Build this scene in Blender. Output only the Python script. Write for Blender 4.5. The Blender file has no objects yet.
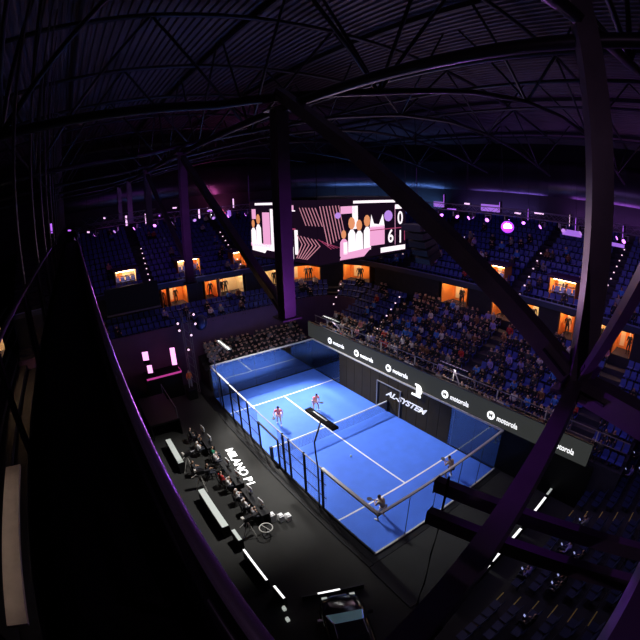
import bpy, bmesh, math, random
from mathutils import Vector, Matrix, Euler
import numpy as np
random.seed(7)
S = bpy.context.scene
COL = S.collection
PI = math.pi

# ---------------------------------------------------------------- camera, world, big lights, exposure
CAM = Vector((29.1988, -9.0594, 16.1399))
cd = bpy.data.cameras.new('camera')
cam = bpy.data.objects.new('camera', cd); COL.objects.link(cam)
cd.type = 'PANO'
cd.sensor_width = 36.0; cd.sensor_height = 36.0; cd.sensor_fit = 'HORIZONTAL'
cd.clip_start = 0.02; cd.clip_end = 400
for holder in (cd, getattr(cd, 'cycles', None)):
    try:
        holder.panorama_type = 'FISHEYE_EQUISOLID'
        holder.fisheye_lens = 408.5718 / 640 * 36.0
        holder.fisheye_fov = PI
    except Exception:
        pass
ROT = Matrix.Rotation(0.9718, 3, 'Z') @ Matrix.Rotation(1.2552, 3, 'X') @ Matrix.Rotation(-0.0307, 3, 'Z')
cam.matrix_world = Matrix.Translation(CAM) @ ROT.to_4x4()
S.camera = cam
S.view_settings.view_transform = 'Standard'
S.view_settings.look = 'None'
S.view_settings.exposure = 0.0
S.view_settings.gamma = 1.0
S.view_settings.use_curve_mapping = False
try:
    S.cycles.use_denoising = True
    S.cycles.max_bounces = 6
    S.cycles.transparent_max_bounces = 16
    S.cycles.sample_clamp_indirect = 4
except Exception:
    pass
w = bpy.data.worlds.new('arena_dark'); S.world = w; w.use_nodes = True
bg = w.node_tree.nodes['Background']
bg.inputs[0].default_value = (0.22, 0.16, 0.30, 1); bg.inputs[1].default_value = 0.006

def light(name, kind, loc, target, power, color, size=1.0, spot=None, blend=0.5, size_y=None):
    l = bpy.data.lights.new(name, kind); l.energy = power; l.color = color
    if kind == 'AREA':
        l.size = size
        if size_y: l.shape = 'RECTANGLE'; l.size_y = size_y
    elif kind == 'SPOT':
        l.spot_size = spot; l.spot_blend = blend; l.shadow_soft_size = size
    else:
        l.shadow_soft_size = size
    o = bpy.data.objects.new(name, l); COL.objects.link(o); o.location = loc
    if target is not None:
        o.rotation_euler = (Vector(target) - Vector(loc)).to_track_quat('-Z', 'Y').to_euler()
    return o
# court key lights from the rig, behind the left end; the last is an added fill
light('court_key_light', 'SPOT', (-7, 3, 16.5), (9.5, 4.6, 0), 41000, (1.0, 0.97, 0.95), 1.0, math.radians(42), 0.5)
light('court_key_light', 'SPOT', (-3, 14, 17.0), (10.5, 5, 0), 19000, (1.0, 0.97, 0.95), 1.0, math.radians(44), 0.6)
light('court_key_light', 'SPOT', (21, 3, 17.5), (5.5, 4, 0), 7500, (1.0, 0.97, 0.95), 1.2, math.radians(34), 0.8)  # unseen fill added to brighten the players on the camera side
light('desk_light', 'SPOT', (14, 3, 17.5), (11, -4.2, 0), 14000, (1.0, 0.97, 0.95), 0.5, math.radians(46), 0.8)
# coloured washes: unseen lights added to tint the stands, roof, duct and steel
light('purple_wash', 'AREA', (12, 8, 16.0), (12, 22, 8), 150, (0.42, 0.12, 1.0), 14, size_y=4)
light('purple_wash', 'AREA', (26, 9, 16.5), (26, 24, 9), 110, (0.45, 0.12, 1.0), 8, size_y=4)
light('purple_wash', 'AREA', (2, 2, 16.0), (-10, 4, 7), 95, (0.48, 0.12, 1.0), 10, size_y=4)
light('blue_wash', 'AREA', (14, 6, 15), (15, 14, 4), 105, (0.6, 0.62, 1.0), 12, size_y=3)
light('blue_wash', 'AREA', (27, 5, 14), (27, 13, 4), 170, (0.6, 0.5, 1.0), 6, size_y=3)
light('roof_wash', 'AREA', (8, 12, 15.0), (10, 6, 24), 150, (0.95, 0.72, 1.0), 16, size_y=8)
light('duct_wash', 'AREA', (-5.5, 24.2, 14.4), (-7.5, 26.6, 17.6), 250, (0.16, 0.38, 1.0), 13, size_y=.25)
light('duct_wash', 'AREA', (7, 27.2, 14.5), (7, 28.6, 17.0), 110, (0.35, 0.2, 1.0), 9, size_y=.25)
light('duct_wash', 'AREA', (22, 27.0, 14.6), (22, 28.2, 17.0), 150, (0.55, 0.16, 1.0), 14, size_y=.25)
light('duct_wash', 'AREA', (-15.4, 9, 14.6), (-16.8, 9, 17.0), 120, (1.0, 0.15, 0.55), .25, size_y=10)
light('duct_wash', 'AREA', (31, 27.0, 14.6), (31, 28.2, 17.0), 90, (1.0, 0.5, 0.25), 4, size_y=.25)
light('brace_fill', 'SPOT', (32.5, -11.5, 17.2), (24, 0, 13), 70, (0.85, 0.5, 0.95), 0.03, math.radians(95), 1)  # unseen fill added behind the camera to brighten the dark braces
light('steel_wash', 'SPOT', (19, 1, 13.2), (28, -4.5, 15.5), 240, (0.75, 0.45, 0.8), 0.03, math.radians(80), 1)
light('node_wash', 'SPOT', (25.2, -4.9, 11.5), (28.0, -5.2, 14), 200, (0.4, 0.05, 1.0), 0.02, math.radians(70), 1)
light('node_wash', 'SPOT', (24.6, -6.6, 17.6), (28.3, -6.4, 14.1), 170, (0.45, 0.06, 1.0), 0.02, math.radians(26), 1)
light('column_wash', 'SPOT', (26.5, -3.0, 12.2), (21.2, -4.5, 14.6), 330, (0.5, 0.1, 1.0), 0.03, math.radians(40), 1)
light('column_wash', 'SPOT', (18.0, -7.0, 12.5), (13.4, -4.5, 15.2), 200, (0.5, 0.1, 1.0), 0.03, math.radians(50), 1)
light('column_wash', 'SPOT', (1, -7.0, 13.0), (-4, -4.5, 16), 260, (0.6, 0.12, 1.0), 0.03, math.radians(70), 1)
for k, (x, tx, e) in enumerate(((26.5, 28.75, 60), (24.5, 28.2, 90), (22.0, 27.4, 120), (16.0, 25, 200), (8, 17, 300))):
    light('rail_wash', 'SPOT', (x, -3.2, 16.9), (tx, -9, 15.5), e * 1.6, ((0.75, 0.18, 0.95) if k % 2 else (0.45, 0.12, 1.0)), 0.03, math.radians(26), 1)  # unseen spots added for purple highlights along the handrail
light('post_wash', 'SPOT', (0.5, 0.5, 13.5), (-4, -4.5, 16), 260, (0.6, 0.15, 1.0), 0.03, math.radians(60), 1)

# ---------------------------------------------------------------- materials
MAT = {}
def mat(name, col, rough=0.6, metal=0.0, emit=None, estr=1.0, var=0.0, scale=6.0, bump=0.0, spec=0.5):
    if name in MAT: return MAT[name]
    m = bpy.data.materials.new(name); m.use_nodes = True
    nt = m.node_tree; b = nt.nodes['Principled BSDF']
    b.inputs['Base Color'].default_value = (*col, 1)
    b.inputs['Roughness'].default_value = rough
    b.inputs['Metallic'].default_value = metal
    b.inputs['Specular IOR Level'].default_value = spec
    if emit is not None:
        b.inputs['Emission Color'].default_value = (*emit, 1)
        b.inputs['Emission Strength'].default_value = estr
    if var > 0 or bump > 0:
        tc = nt.nodes.new('ShaderNodeTexCoord'); nz = nt.nodes.new('ShaderNodeTexNoise')
        nz.inputs['Scale'].default_value = scale; nz.inputs['Detail'].default_value = 4
        nt.links.new(tc.outputs['Object'], nz.inputs['Vector'])
        if var > 0:
            cr = nt.nodes.new('ShaderNodeValToRGB')
            cr.color_ramp.elements[0].position = 0.3; cr.color_ramp.elements[1].position = 0.7
            cr.color_ramp.elements[0].color = (*[c * (1 - var) for c in col], 1)
            cr.color_ramp.elements[1].color = (*[min(1, c * (1 + var)) for c in col], 1)
            nt.links.new(nz.outputs['Fac'], cr.inputs['Fac'])
            nt.links.new(cr.outputs['Color'], b.inputs['Base Color'])
        if bump > 0:
            bp = nt.nodes.new('ShaderNodeBump'); bp.inputs['Strength'].default_value = bump
            nt.links.new(nz.outputs['Fac'], bp.inputs['Height'])
            nt.links.new(bp.outputs['Normal'], b.inputs['Normal'])
    MAT[name] = m
    return m

def glass_mat(name, tint, refl):
    m = bpy.data.materials.new(name); m.use_nodes = True; nt = m.node_tree; nt.nodes.clear()
    out = nt.nodes.new('ShaderNodeOutputMaterial'); mix = nt.nodes.new('ShaderNodeMixShader')
    tr = nt.nodes.new('ShaderNodeBsdfTransparent'); gl = nt.nodes.new('ShaderNodeBsdfGlossy')
    lw0 = nt.nodes.new('ShaderNodeLayerWeight'); lw = nt.nodes.new('ShaderNodeMath'); lw.operation = 'POWER'; lw.inputs[1].default_value = 4.0
    nt.links.new(lw0.outputs['Facing'], lw.inputs[0])
    mp = nt.nodes.new('ShaderNodeMath'); mp.operation = 'MULTIPLY_ADD'
    mp.inputs[1].default_value = 0.8; mp.inputs[2].default_value = refl
    tr.inputs['Color'].default_value = (*tint, 1); gl.inputs['Roughness'].default_value = 0.02
    nt.links.new(lw.outputs[0], mp.inputs[0]); nt.links.new(mp.outputs[0], mix.inputs[0])
    nt.links.new(tr.outputs[0], mix.inputs[1]); nt.links.new(gl.outputs[0], mix.inputs[2])
    nt.links.new(mix.outputs[0], out.inputs[0])
    MAT[name] = m; return m

def weave_mat(name, col, n, alpha_gap=True):
    """wire net: a fine square grid of threads, open between them (generated in object space)"""
    m = bpy.data.materials.new(name); m.use_nodes = True; nt = m.node_tree
    b = nt.nodes['Principled BSDF']; b.inputs['Base Color'].default_value = (*col, 1)
    tc = nt.nodes.new('ShaderNodeTexCoord'); sp = nt.nodes.new('ShaderNodeSeparateXYZ')
    nt.links.new(tc.outputs['Object'], sp.inputs[0])
    outs = []
    for ax in ('X', 'Z'):
        mu = nt.nodes.new('ShaderNodeMath'); mu.operation = 'MULTIPLY'; mu.inputs[1].default_value = n
        fr = nt.nodes.new('ShaderNodeMath'); fr.operation = 'FRACT'
        lt = nt.nodes.new('ShaderNodeMath'); lt.operation = 'LESS_THAN'; lt.inputs[1].default_value = 0.12
        nt.links.new(sp.outputs[ax], mu.inputs[0]); nt.links.new(mu.outputs[0], fr.inputs[0]); nt.links.new(fr.outputs[0], lt.inputs[0])
        outs.append(lt)
    mx = nt.nodes.new('ShaderNodeMath'); mx.operation = 'MAXIMUM'
    nt.links.new(outs[0].outputs[0], mx.inputs[0]); nt.links.new(outs[1].outputs[0], mx.inputs[1])
    nt.links.new(mx.outputs[0], b.inputs['Alpha'])
    MAT[name] = m; return m

M_turf = mat('blue_turf', (0.060, 0.190, 0.86), 0.75, var=0.06, scale=1.2, bump=0.1)
M_line = mat('white_line', (0.85, 0.87, 0.9), 0.6)
M_floor = mat('dark_floor', (0.034, 0.034, 0.032), 0.85, var=0.12, scale=0.5, spec=0.12)
M_black = mat('black_paint', (0.005, 0.005, 0.006), 0.6, spec=0.25)
M_dark = mat('dark_metal', (0.02, 0.019, 0.023), 0.4, 0.3)
M_steel = mat('painted_steel', (0.17, 0.14, 0.17), 0.35, 0.2, var=0.15, scale=3)
M_roofsteel = mat('roof_steel', (0.05, 0.045, 0.055), 0.4, 0.5)
M_rail = mat('handrail_steel', (0.45, 0.38, 0.5), 0.24, 0.75, bump=0.08, scale=2)
M_panel = mat('black_panel', (0.036, 0.027, 0.014), 0.7, spec=0.15, var=0.1, scale=1.5)
M_rim = mat('pale_rim', (0.62, 0.60, 0.55), 0.45)
M_led = mat('led_board', (0.02, 0.02, 0.02), 0.8, spec=0.1, emit=(0.030, 0.032, 0.030), estr=1.0)
M_ledw = mat('led_white', (0.8, 0.8, 0.8), 0.5, emit=(1, 1, 0.98), estr=1.3)
M_ledgrey = mat('led_grey', (0.3, 0.32, 0.3), 0.5, emit=(0.5, 0.54, 0.5), estr=0.7)
M_conc = mat('stand_concrete', (0.03, 0.026, 0.045), 0.8, var=0.2, scale=2)
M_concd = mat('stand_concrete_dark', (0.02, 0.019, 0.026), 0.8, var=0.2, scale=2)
M_purplewall = mat('mauve_wall', (0.10, 0.045, 0.11), 0.7, var=0.1, scale=1)
M_fascia = mat('fascia', (0.035, 0.04, 0.09), 0.4, 0.2)
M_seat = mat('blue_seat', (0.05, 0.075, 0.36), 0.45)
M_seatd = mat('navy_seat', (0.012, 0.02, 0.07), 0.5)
M_glass = glass_mat('court_glass', (0.80, 0.84, 0.88), 0.16)
M_glassn = glass_mat('court_glass_near', (0.92, 0.95, 0.97), 0.0)
M_net = weave_mat('net_weave', (0.03, 0.04, 0.08), 9)
M_mesh = weave_mat('fence_weave', (0.02, 0.03, 0.06), 7)
M_deck = mat('roof_sheet', (0.17, 0.13, 0.15), 0.55, 0.3, var=0.2, scale=0.3)
M_ring = mat('ring_dark', (0.018, 0.016, 0.022), 0.6, var=0.2, scale=0.4)
M_duct = mat('ring_metal', (0.10, 0.09, 0.115), 0.28, 0.85, var=0.25, scale=0.4)
M_stepl = mat('step_light', (0.9, 0.85, 0.9), 0.4, emit=(1.0, 0.62, 0.85), estr=1.1)
M_lens = mat('lens_off', (0.05, 0.04, 0.08), 0.1, emit=(0.55, 0.25, 0.85), estr=1.0)
M_lenson = mat('lens_purple', (0.4, 0.1, 0.8), 0.2, emit=(0.62, 0.18, 1.0), estr=3.5)
M_lenshot = mat('lens_hot', (0.9, 0.6, 1.0), 0.2, emit=(0.85, 0.45, 1.0), estr=40)
M_lamp = mat('lamp_white', (1, 1, 1), 0.3, emit=(1, 0.98, 0.93), estr=5)
M_orange = mat('orange_wall', (0.85, 0.30, 0.06), 0.7)
M_cream = mat('cream_wall', (0.85, 0.72, 0.5), 0.7)
M_tube = mat('warm_tube', (1, 0.9, 0.7), 0.4, emit=(1.0, 0.62, 0.32), estr=22)
M_pink = mat('pink_led', (0.9, 0.3, 0.8), 0.4, emit=(1.0, 0.42, 0.85), estr=1.6)
M_beige = mat('beige_floor', (0.5, 0.38, 0.31), 0.6, var=0.1, scale=2)
SK = [mat('skin_fair', (0.62, 0.38, 0.27), 0.6), mat('skin_tan', (0.42, 0.24, 0.15), 0.6)]
SHIRT = dict(black=mat('cloth_black', (0.012, 0.012, 0.014), .8), charcoal=mat('cloth_charcoal', (0.05, 0.05, 0.055), .8),
             white=mat('cloth_white', (0.75, 0.73, 0.72), .8), pink=mat('cloth_pink', (0.6, 0.25, 0.3), .8),
             red=mat('cloth_red', (0.5, 0.03, 0.03), .8), blue=mat('cloth_blue', (0.06, 0.22, 0.7), .8),
             grey=mat('cloth_grey', (0.25, 0.25, 0.27), .8), brown=mat('cloth_brown', (0.18, 0.08, 0.04), .8),
             lilac=mat('cloth_lilac', (0.3, 0.25, 0.65), .8), green=mat('cloth_green', (0.03, 0.3, 0.17), .8))
M_trous = mat('cloth_trousers', (0.02, 0.022, 0.035), .8)
M_hair = mat('hair_dark', (0.015, 0.010, 0.008), .6)
M_shoe = mat('shoe_dark', (0.03, 0.03, 0.03), .6)
M_shoew = mat('shoe_white', (0.8, 0.8, 0.8), .5)

# ---------------------------------------------------------------- mesh helpers
ROWW = ['first', 'second', 'third', 'fourth', 'fifth', 'sixth', 'seventh', 'eighth', 'ninth', 'tenth', 'eleventh', 'twelfth', 'thirteenth', 'fourteenth', 'fifteenth', 'sixteenth', 'seventeenth', 'eighteenth', 'nineteenth', 'twentieth']
class MB:
    def __init__(s): s.v = []; s.f = []; s.mi = []; s.mats = []
    def m(s, material):
        if material not in s.mats: s.mats.append(material)
        return s.mats.index(material)
    def add(s, vs, fs, material=None):
        n = len(s.v); s.v += [tuple(p) for p in vs]
        k = s.m(material) if material else 0
        for f in fs: s.f.append(tuple(i + n for i in f)); s.mi.append(k)
    def box(s, c, d, material=None, rot=None):
        c = Vector(c); vs = []
        for x in (-.5, .5):
            for y in (-.5, .5):
                for z in (-.5, .5):
                    p = Vector((x * d[0], y * d[1], z * d[2]))
                    if rot is not None: p = rot @ p
                    vs.append(c + p)
        s.add(vs, [(0, 1, 3, 2), (4, 6, 7, 5), (0, 4, 5, 1), (2, 3, 7, 6), (0, 2, 6, 4), (1, 5, 7, 3)], material)
    def bx(s, x0, x1, y0, y1, z0, z1, material=None):
        s.box(((x0 + x1) / 2, (y0 + y1) / 2, (z0 + z1) / 2), (x1 - x0, y1 - y0, z1 - z0), material)
    def beam(s, a, b, wd, hd, material=None, up=(0, 0, 1)):
        """rectangular bar from a to b"""
        a = Vector(a); b = Vector(b); d = (b - a); L = d.length; d.normalize()
        u = Vector(up)
        if abs(d.dot(u.normalized())) > .98: u = Vector((1, 0, 0))
        r = d.cross(u).normalized(); u = r.cross(d).normalized()
        vs = []
        for p in (a, b):
            for i, j in ((-1, -1), (1, -1), (1, 1), (-1, 1)):
                vs.append(p + r * (wd / 2 * i) + u * (hd / 2 * j))
        s.add(vs, [(3, 2, 1, 0), (4, 5, 6, 7), (0, 1, 5, 4), (1, 2, 6, 5), (2, 3, 7, 6), (3, 0, 4, 7)], material)
    def hbeam(s, a, b, wd, hd, t=0.03, material=None):
        a = Vector(a); b = Vector(b); d = (b - a).normalized(); u = Vector((0, 0, 1))
        if abs(d.dot(u)) > .98: u = Vector((1, 0, 0))
        r = d.cross(u).normalized(); u = r.cross(d).normalized()
        s.beam(a, b, t, hd, material, u)
        for k in (-1, 1): s.beam(a + u * (hd / 2 * k), b + u * (hd / 2 * k), wd, t, material, u)
    def tube(s, pts, r, n=8, material=None, cap=True):
        pts = [Vector(p) for p in pts]; rs = r if isinstance(r, (list, tuple)) else [r] * len(pts)
        vs = []; fs = []; prev = None
        for i, p in enumerate(pts):
            d = (pts[min(i + 1, len(pts) - 1)] - pts[max(i - 1, 0)]).normalized()
            if prev is None:
                u = Vector((0, 0, 1)) if abs(d.z) < .9 else Vector((1, 0, 0))
            else: u = prev
            rr = d.cross(u).normalized(); u = rr.cross(d).normalized(); prev = u
            for k in range(n):
                a = 2 * PI * k / n
                vs.append(p + (rr * math.cos(a) + u * math.sin(a)) * rs[i])
        for i in range(len(pts) - 1):
            for k in range(n):
                fs.append((i * n + k, i * n + (k + 1) % n, (i + 1) * n + (k + 1) % n, (i + 1) * n + k))
        if cap:
            fs.append(tuple(range(n))[::-1]); fs.append(tuple(range((len(pts) - 1) * n, len(pts) * n)))
        s.add(vs, fs, material)
    def ball(s, c, r, n=8, m=6, material=None, sc=(1, 1, 1)):
        c = Vector(c); vs = []; fs = []
        for i in range(m + 1):
            t = PI * i / m
            for k in range(n):
                a = 2 * PI * k / n
                vs.append(c + Vector((r * sc[0] * math.sin(t) * math.cos(a), r * sc[1] * math.sin(t) * math.sin(a), r * sc[2] * math.cos(t))))
        for i in range(m):
            for k in range(n):
                fs.append((i * n + k, (i + 1) * n + k, (i + 1) * n + (k + 1) % n, i * n + (k + 1) % n))
        s.add(vs, fs, material)
    def mesh(s, name, material=None, smooth=False):
        me = bpy.data.meshes.new(name); me.from_pydata(s.v, [], s.f)
        ms = s.mats or [material]
        for m in ms: me.materials.append(m)
        if s.mats: me.polygons.foreach_set('material_index', s.mi)
        if smooth: me.polygons.foreach_set('use_smooth', [True] * len(me.polygons))
        me.update(); return me
    def build(s, name, material=None, parent=None, loc=None, smooth=False):
        return link(name, s.mesh(name, material, smooth), parent, loc)

def link(name, data, parent=None, loc=None, rotz=None):
    o = bpy.data.objects.new(name, data); COL.objects.link(o)
    if parent is not None: o.parent = parent
    if loc is not None: o.location = loc
    if rotz is not None: o.rotation_euler = (0, 0, rotz)
    return o
def tag(o, label=None, cat=None, group=None, kind=None):
    if label: o['label'] = label
    if cat: o['category'] = cat
    if group: o['group'] = group
    if kind: o['kind'] = kind
    return o
def thing(name, label, cat, loc=(0, 0, 0), rotz=0, group=None):
    o = bpy.data.objects.new(name, None); COL.objects.link(o); o.location = loc; o.rotation_euler = (0, 0, rotz)
    return tag(o, label, cat, group)
def copy_tree(o, parent=None):
    c = o.copy(); COL.objects.link(c)
    if parent is not None: c.parent = parent
    for ch in list(o.children): copy_tree(ch, c)
    return c
def text(name, body, size, material, parent=None, loc=(0, 0, 0), rot=(0, 0, 0), offset=0.0, extrude=0.01, sx=1.0, shear=0.0, align='LEFT', spacing=1.0):
    cu = bpy.data.curves.new(name, 'FONT'); cu.body = body; cu.size = size; cu.extrude = extrude; cu.offset = offset
    cu.align_x = align; cu.align_y = 'CENTER'; cu.shear = shear; cu.space_character = spacing
    cu.materials.append(material)
    t0 = bpy.data.objects.new('t', cu); COL.objects.link(t0); dg = bpy.context.evaluated_depsgraph_get(); dg.update()
    me = bpy.data.meshes.new_from_object(t0.evaluated_get(dg)); me.name = name
    bpy.data.objects.remove(t0); bpy.data.curves.remove(cu)
    if not me.materials: me.materials.append(material)
    o = link(name, me, parent, loc); o.rotation_euler = rot; o.scale = (sx, 1, 1)
    return o
def project(p):
    d = ROT.transposed() @ (Vector(p) - CAM)
    r = math.hypot(d.x, d.y) + 1e-9; th = math.atan2(r, -d.z); k = 408.57 * 2 * math.sin(th / 2) / r
    return 320 + d.x * k, 320 - d.y * k
def inframe(p, m=4):
    u, v = project(p); return -m < u < 640 + m and -m < v < 640 + m

# ================================================================ SETTING
f = MB(); f.bx(-30, 45, -30, 40, -0.3, -0.02); tag(f.build('floor', M_floor), kind='structure')

# bowl geometry: base path at the upper-tier fascia; offset grows outwards
def stations(x_right=30.0, y_left=-16.0, dx=2.0, straight=True, arc=True, left=True):
    st = []
    if straight:
        n = max(1, int((x_right + 0.5) / dx))
        for i in range(n + 1): st.append((x_right + (-0.5 - x_right) * i / n, 18.0, 0, 1))
    if arc:
        for i in range(1, 13) if straight else range(0, 13):
            a = PI / 2 + (PI / 2) * i / 12
            st.append((-0.5 + 6 * math.cos(a), 12 + 6 * math.sin(a), math.cos(a), math.sin(a)))
    if left:
        n = max(1, int((12 - y_left) / dx))
        for i in range(1 if (arc or straight) else 0, n + 1): st.append((-6.5, 12 + (y_left - 12) * i / n, -1, 0))
    return st
def sweep(mb, st, prof, material=None, closed=False, caps=True):
    vs = []; n = len(prof)
    for (x, y, nx, ny) in st:
        for (o, z) in prof: vs.append((x + nx * o, y + ny * o, z))
    fs = []
    for i in range(len(st) - 1):
        for k in range(n if closed else n - 1):
            k2 = (k + 1) % n
            fs.append((i * n + k, (i + 1) * n + k, (i + 1) * n + k2, i * n + k2))
    if caps: fs.append(tuple(range(n))); fs.append(tuple(range((len(st) - 1) * n, len(st) * n))[::-1])
    mb.add(vs, fs, material)
def steps(o0, z0, n, pitch, rise, zb):
    """closed profile of a stepped terrace"""
    p = [(o0, zb)]
    for k in range(n):
        p += [(o0 + k * pitch, z0 + k * rise), (o0 + (k + 1) * pitch, z0 + k * rise)]
    p.append((o0 + n * pitch, zb)); return p

# far lower stand
LZ, LP, LR, LN = 3.15, 0.82, 0.36, 9      # first row height, pitch, rise, rows
mb = MB(); sweep(mb, stations(28.0, arc=False, left=False), steps(-7.45, LZ, LN, LP, LR, 0))
tag(mb.build('grandstand', M_conc), 'long stepped lower stand behind the far side of the blue court', 'stand')
# corner and left lower stand (starts on a mauve wall)
mb = MB(); sweep(mb, stations(straight=False, y_left=-16), steps(-2.46, 5.35, 3, LP, LR, 4.0))
tag(mb.build('grandstand', M_conc), 'shallow lower stand curving round the left end above the mauve wall', 'stand')
mb = MB(); sweep(mb, stations(straight=False, y_left=-16), [(-2.46, 0), (-2.46, 5.7), (-2.56, 5.7), (-2.56, 0)])
tag(mb.build('wall_left', M_purplewall), kind='structure')
# concourse wall with lit openings, behind the lower stand
PORT = [(162, 169), (171, 188), (205, 218), (221, 245), (265, 279), (291, 319), (346, 371), (440, 467), (492, 512), (515, 537), (558, 574), (591, 606), (612, 630)]
UP = stations(34.0, -16.0, dx=1.0)
mb = MB(); sweep(mb, UP, [(0.0, 0), (0.0, 6.75), (0.12, 6.75), (0.12, 0)]); tag(mb.build('wall_far', M_concd), kind='structure')
mb = MB(); sweep(mb, UP, [(-0.25, 8.62), (-0.25, 9.08), (-0.1, 9.08), (0.2, 8.75), (1.6, 8.75), (1.6, 8.62)])
tag(mb.build('trim_1', M_fascia), kind='structure')
mb = MB(); sweep(mb, UP, [(-0.27, 9.02), (-0.27, 9.10), (-0.2, 9.10), (-0.2, 9.02)])
tag(mb.build('guard_rail', mat('rail_blue', (0.18, 0.2, 0.5), .4, .5)), 'thin pale rail along the front edge of the upper stand', 'railing')
# upper stand
UZ, UPI, URI, UN = 8.75, 0.85, 0.42, 12
mb = MB(); sweep(mb, UP, steps(0.2, UZ, UN, UPI, URI, 8.4))
tag(mb.build('grandstand', M_conc), 'upper stand of blue seats running round the far side and left end', 'stand')
# wall behind the upper stand, ring beam
RG = stations(46.0, -32.0, dx=3.0)
mb = MB(); sweep(mb, RG, [(10.6, 8), (10.6, 16.6), (10.9, 16.6), (10.9, 8)]); tag(mb.build('wall_back', M_ring), kind='structure')
mb = MB(); sweep(mb, RG, [(12.9, 20.3), (13.6, 21.6), (14.2, 23.4), (15.4, 23.4), (15.2, 19.4)]); tag(mb.build('wall_upper', M_ring), kind='structure')
prof = [(12.6 + 2.3 * math.cos(a), 17.75 + 2.45 * math.sin(a)) for a in [2 * PI * i / 24 for i in range(24)]]
mb = MB(); sweep(mb, RG, prof, closed=True)
tag(mb.build('ventilation_duct', M_duct, smooth=True), 'big rounded metal duct running under the roof edge above the upper stand', 'duct')
# right-hand wall and near wall, far outside
mb = MB(); mb.bx(45.5, 46, -30, 36, 0, 24); tag(mb.build('wall_right', M_ring), kind='structure')
mb = MB(); mb.bx(-30, 46, -30.5, -30, 0, 24); tag(mb.build('wall_near', M_ring), kind='structure')

# roof deck, ribs running along X
def rz(y): return 25.4 - 0.0038 * (y - 3) ** 2
vs, fs = [], []
y = -31.0; P = 0.42; k = 0; rows = []
while y < 39:
    for q, dz in ((0, 0), (0.16, 0), (0.21, -0.12), (0.37, -0.12)):
        rows.append((y + q, rz(y + q) + dz))
    y += P
XS = [-31, -10, 10, 30, 47]
for (yy, zz) in rows:
    for xx in XS: vs.append((xx, yy, zz))
n = len(XS)
for i in range(len(rows) - 1):
    for j in range(n - 1): fs.append((i * n + j, i * n + j + 1, (i + 1) * n + j + 1, (i + 1) * n + j))
mb = MB(); mb.add(vs, fs); tag(mb.build('ceiling', M_deck), kind='structure')

# ================================================================ ROOF STEEL
TX = [34.6, 27.9, 21.2, 13.4, 6.0, -1.4, -8.8, -16.2]
words = ['nearest', 'second', 'third', 'fourth', 'fifth', 'sixth', 'seventh', 'furthest']
def roof_truss(x, label):
    r = thing('roof_truss', label, 'truss', (x, 3, 18), group='arched trusses crossing under the roof')
    def add(name, pts, rad, n=6):
        m = MB(); m.tube([(p[0] - x, p[1] - 3, p[2] - 18) for p in pts], rad, n); return m.build(name, M_roofsteel, r, smooth=True)
    ys = [-24 + 4.5 * i for i in range(13)]
    top = [(x, yy, rz(yy) - 0.75) for yy in ys]
    bot = [(x, yy, 18.2 + 2.6 * math.sin(PI * min(1, max(0, (yy + 4.5) / 34))) if yy > -4.5 else 18.2 - 0.04 * (-4.5 - yy)) for yy in ys]
    add('top_chord', top, 0.13); add('bottom_chord', bot, 0.11)
    for i in range(len(ys) - 1):
        a, b = (bot[i], top[i + 1]) if i % 2 else (top[i], bot[i + 1])
        add('diagonal', [a, b], 0.07, 5)
        # bracing to the next bay
    for i in range(1, len(ys) - 1, 2):
        add('diagonal', [bot[i], (x + 3.4, ys[i], rz(ys[i]) - 0.5)], 0.06, 5)
        add('diagonal', [bot[i], (x - 3.4, ys[i], rz(ys[i]) - 0.5)], 0.06, 5)
    return r
for i, x in enumerate(TX):
    roof_truss(x, f'dark tubular roof truss crossing above the court, {words[i]} one from the camera')
LYS = [(-4.5, 18.1, 'level with the hanging columns'), (2.0, 20.6, 'above the near side of the court'), (9.0, 21.9, 'above the far edge of the court'), (16.0, 22.3, 'above the far stand'), (24.0, 21.6, 'close to the far ring')]
for yy, zz, ww in LYS:
    m = MB(); m.tube([(38, yy, zz), (20, yy, zz), (0, yy, zz), (-18, yy, zz)], 0.10, 6)
    tag(m.build('roof_purlin', M_roofsteel, smooth=True), f'long dark round roof tube running lengthwise {ww}', 'beam', 'lengthwise roof tubes')
PW = {-13: 'outermost on the catwalk side', -9: 'straight over the catwalk', -1: 'over the near edge of the court', 5.5: 'over the middle of the court', 12.5: 'over the far front rows', 20: 'over the front of the upper stand', 28: 'next to the dark ring'}
for yy in (-13, -9, -1, 5.5, 12.5, 20, 28):
    m = MB(); m.beam((42, yy, rz(yy) - 0.35), (-26, yy, rz(yy) - 0.35), 0.16, 0.3)
    tag(m.build('roof_purlin', M_roofsteel), f'flat dark purlin against the ribbed roof sheets, {PW[yy]}', 'beam', 'purlins under the roof sheets')

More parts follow.
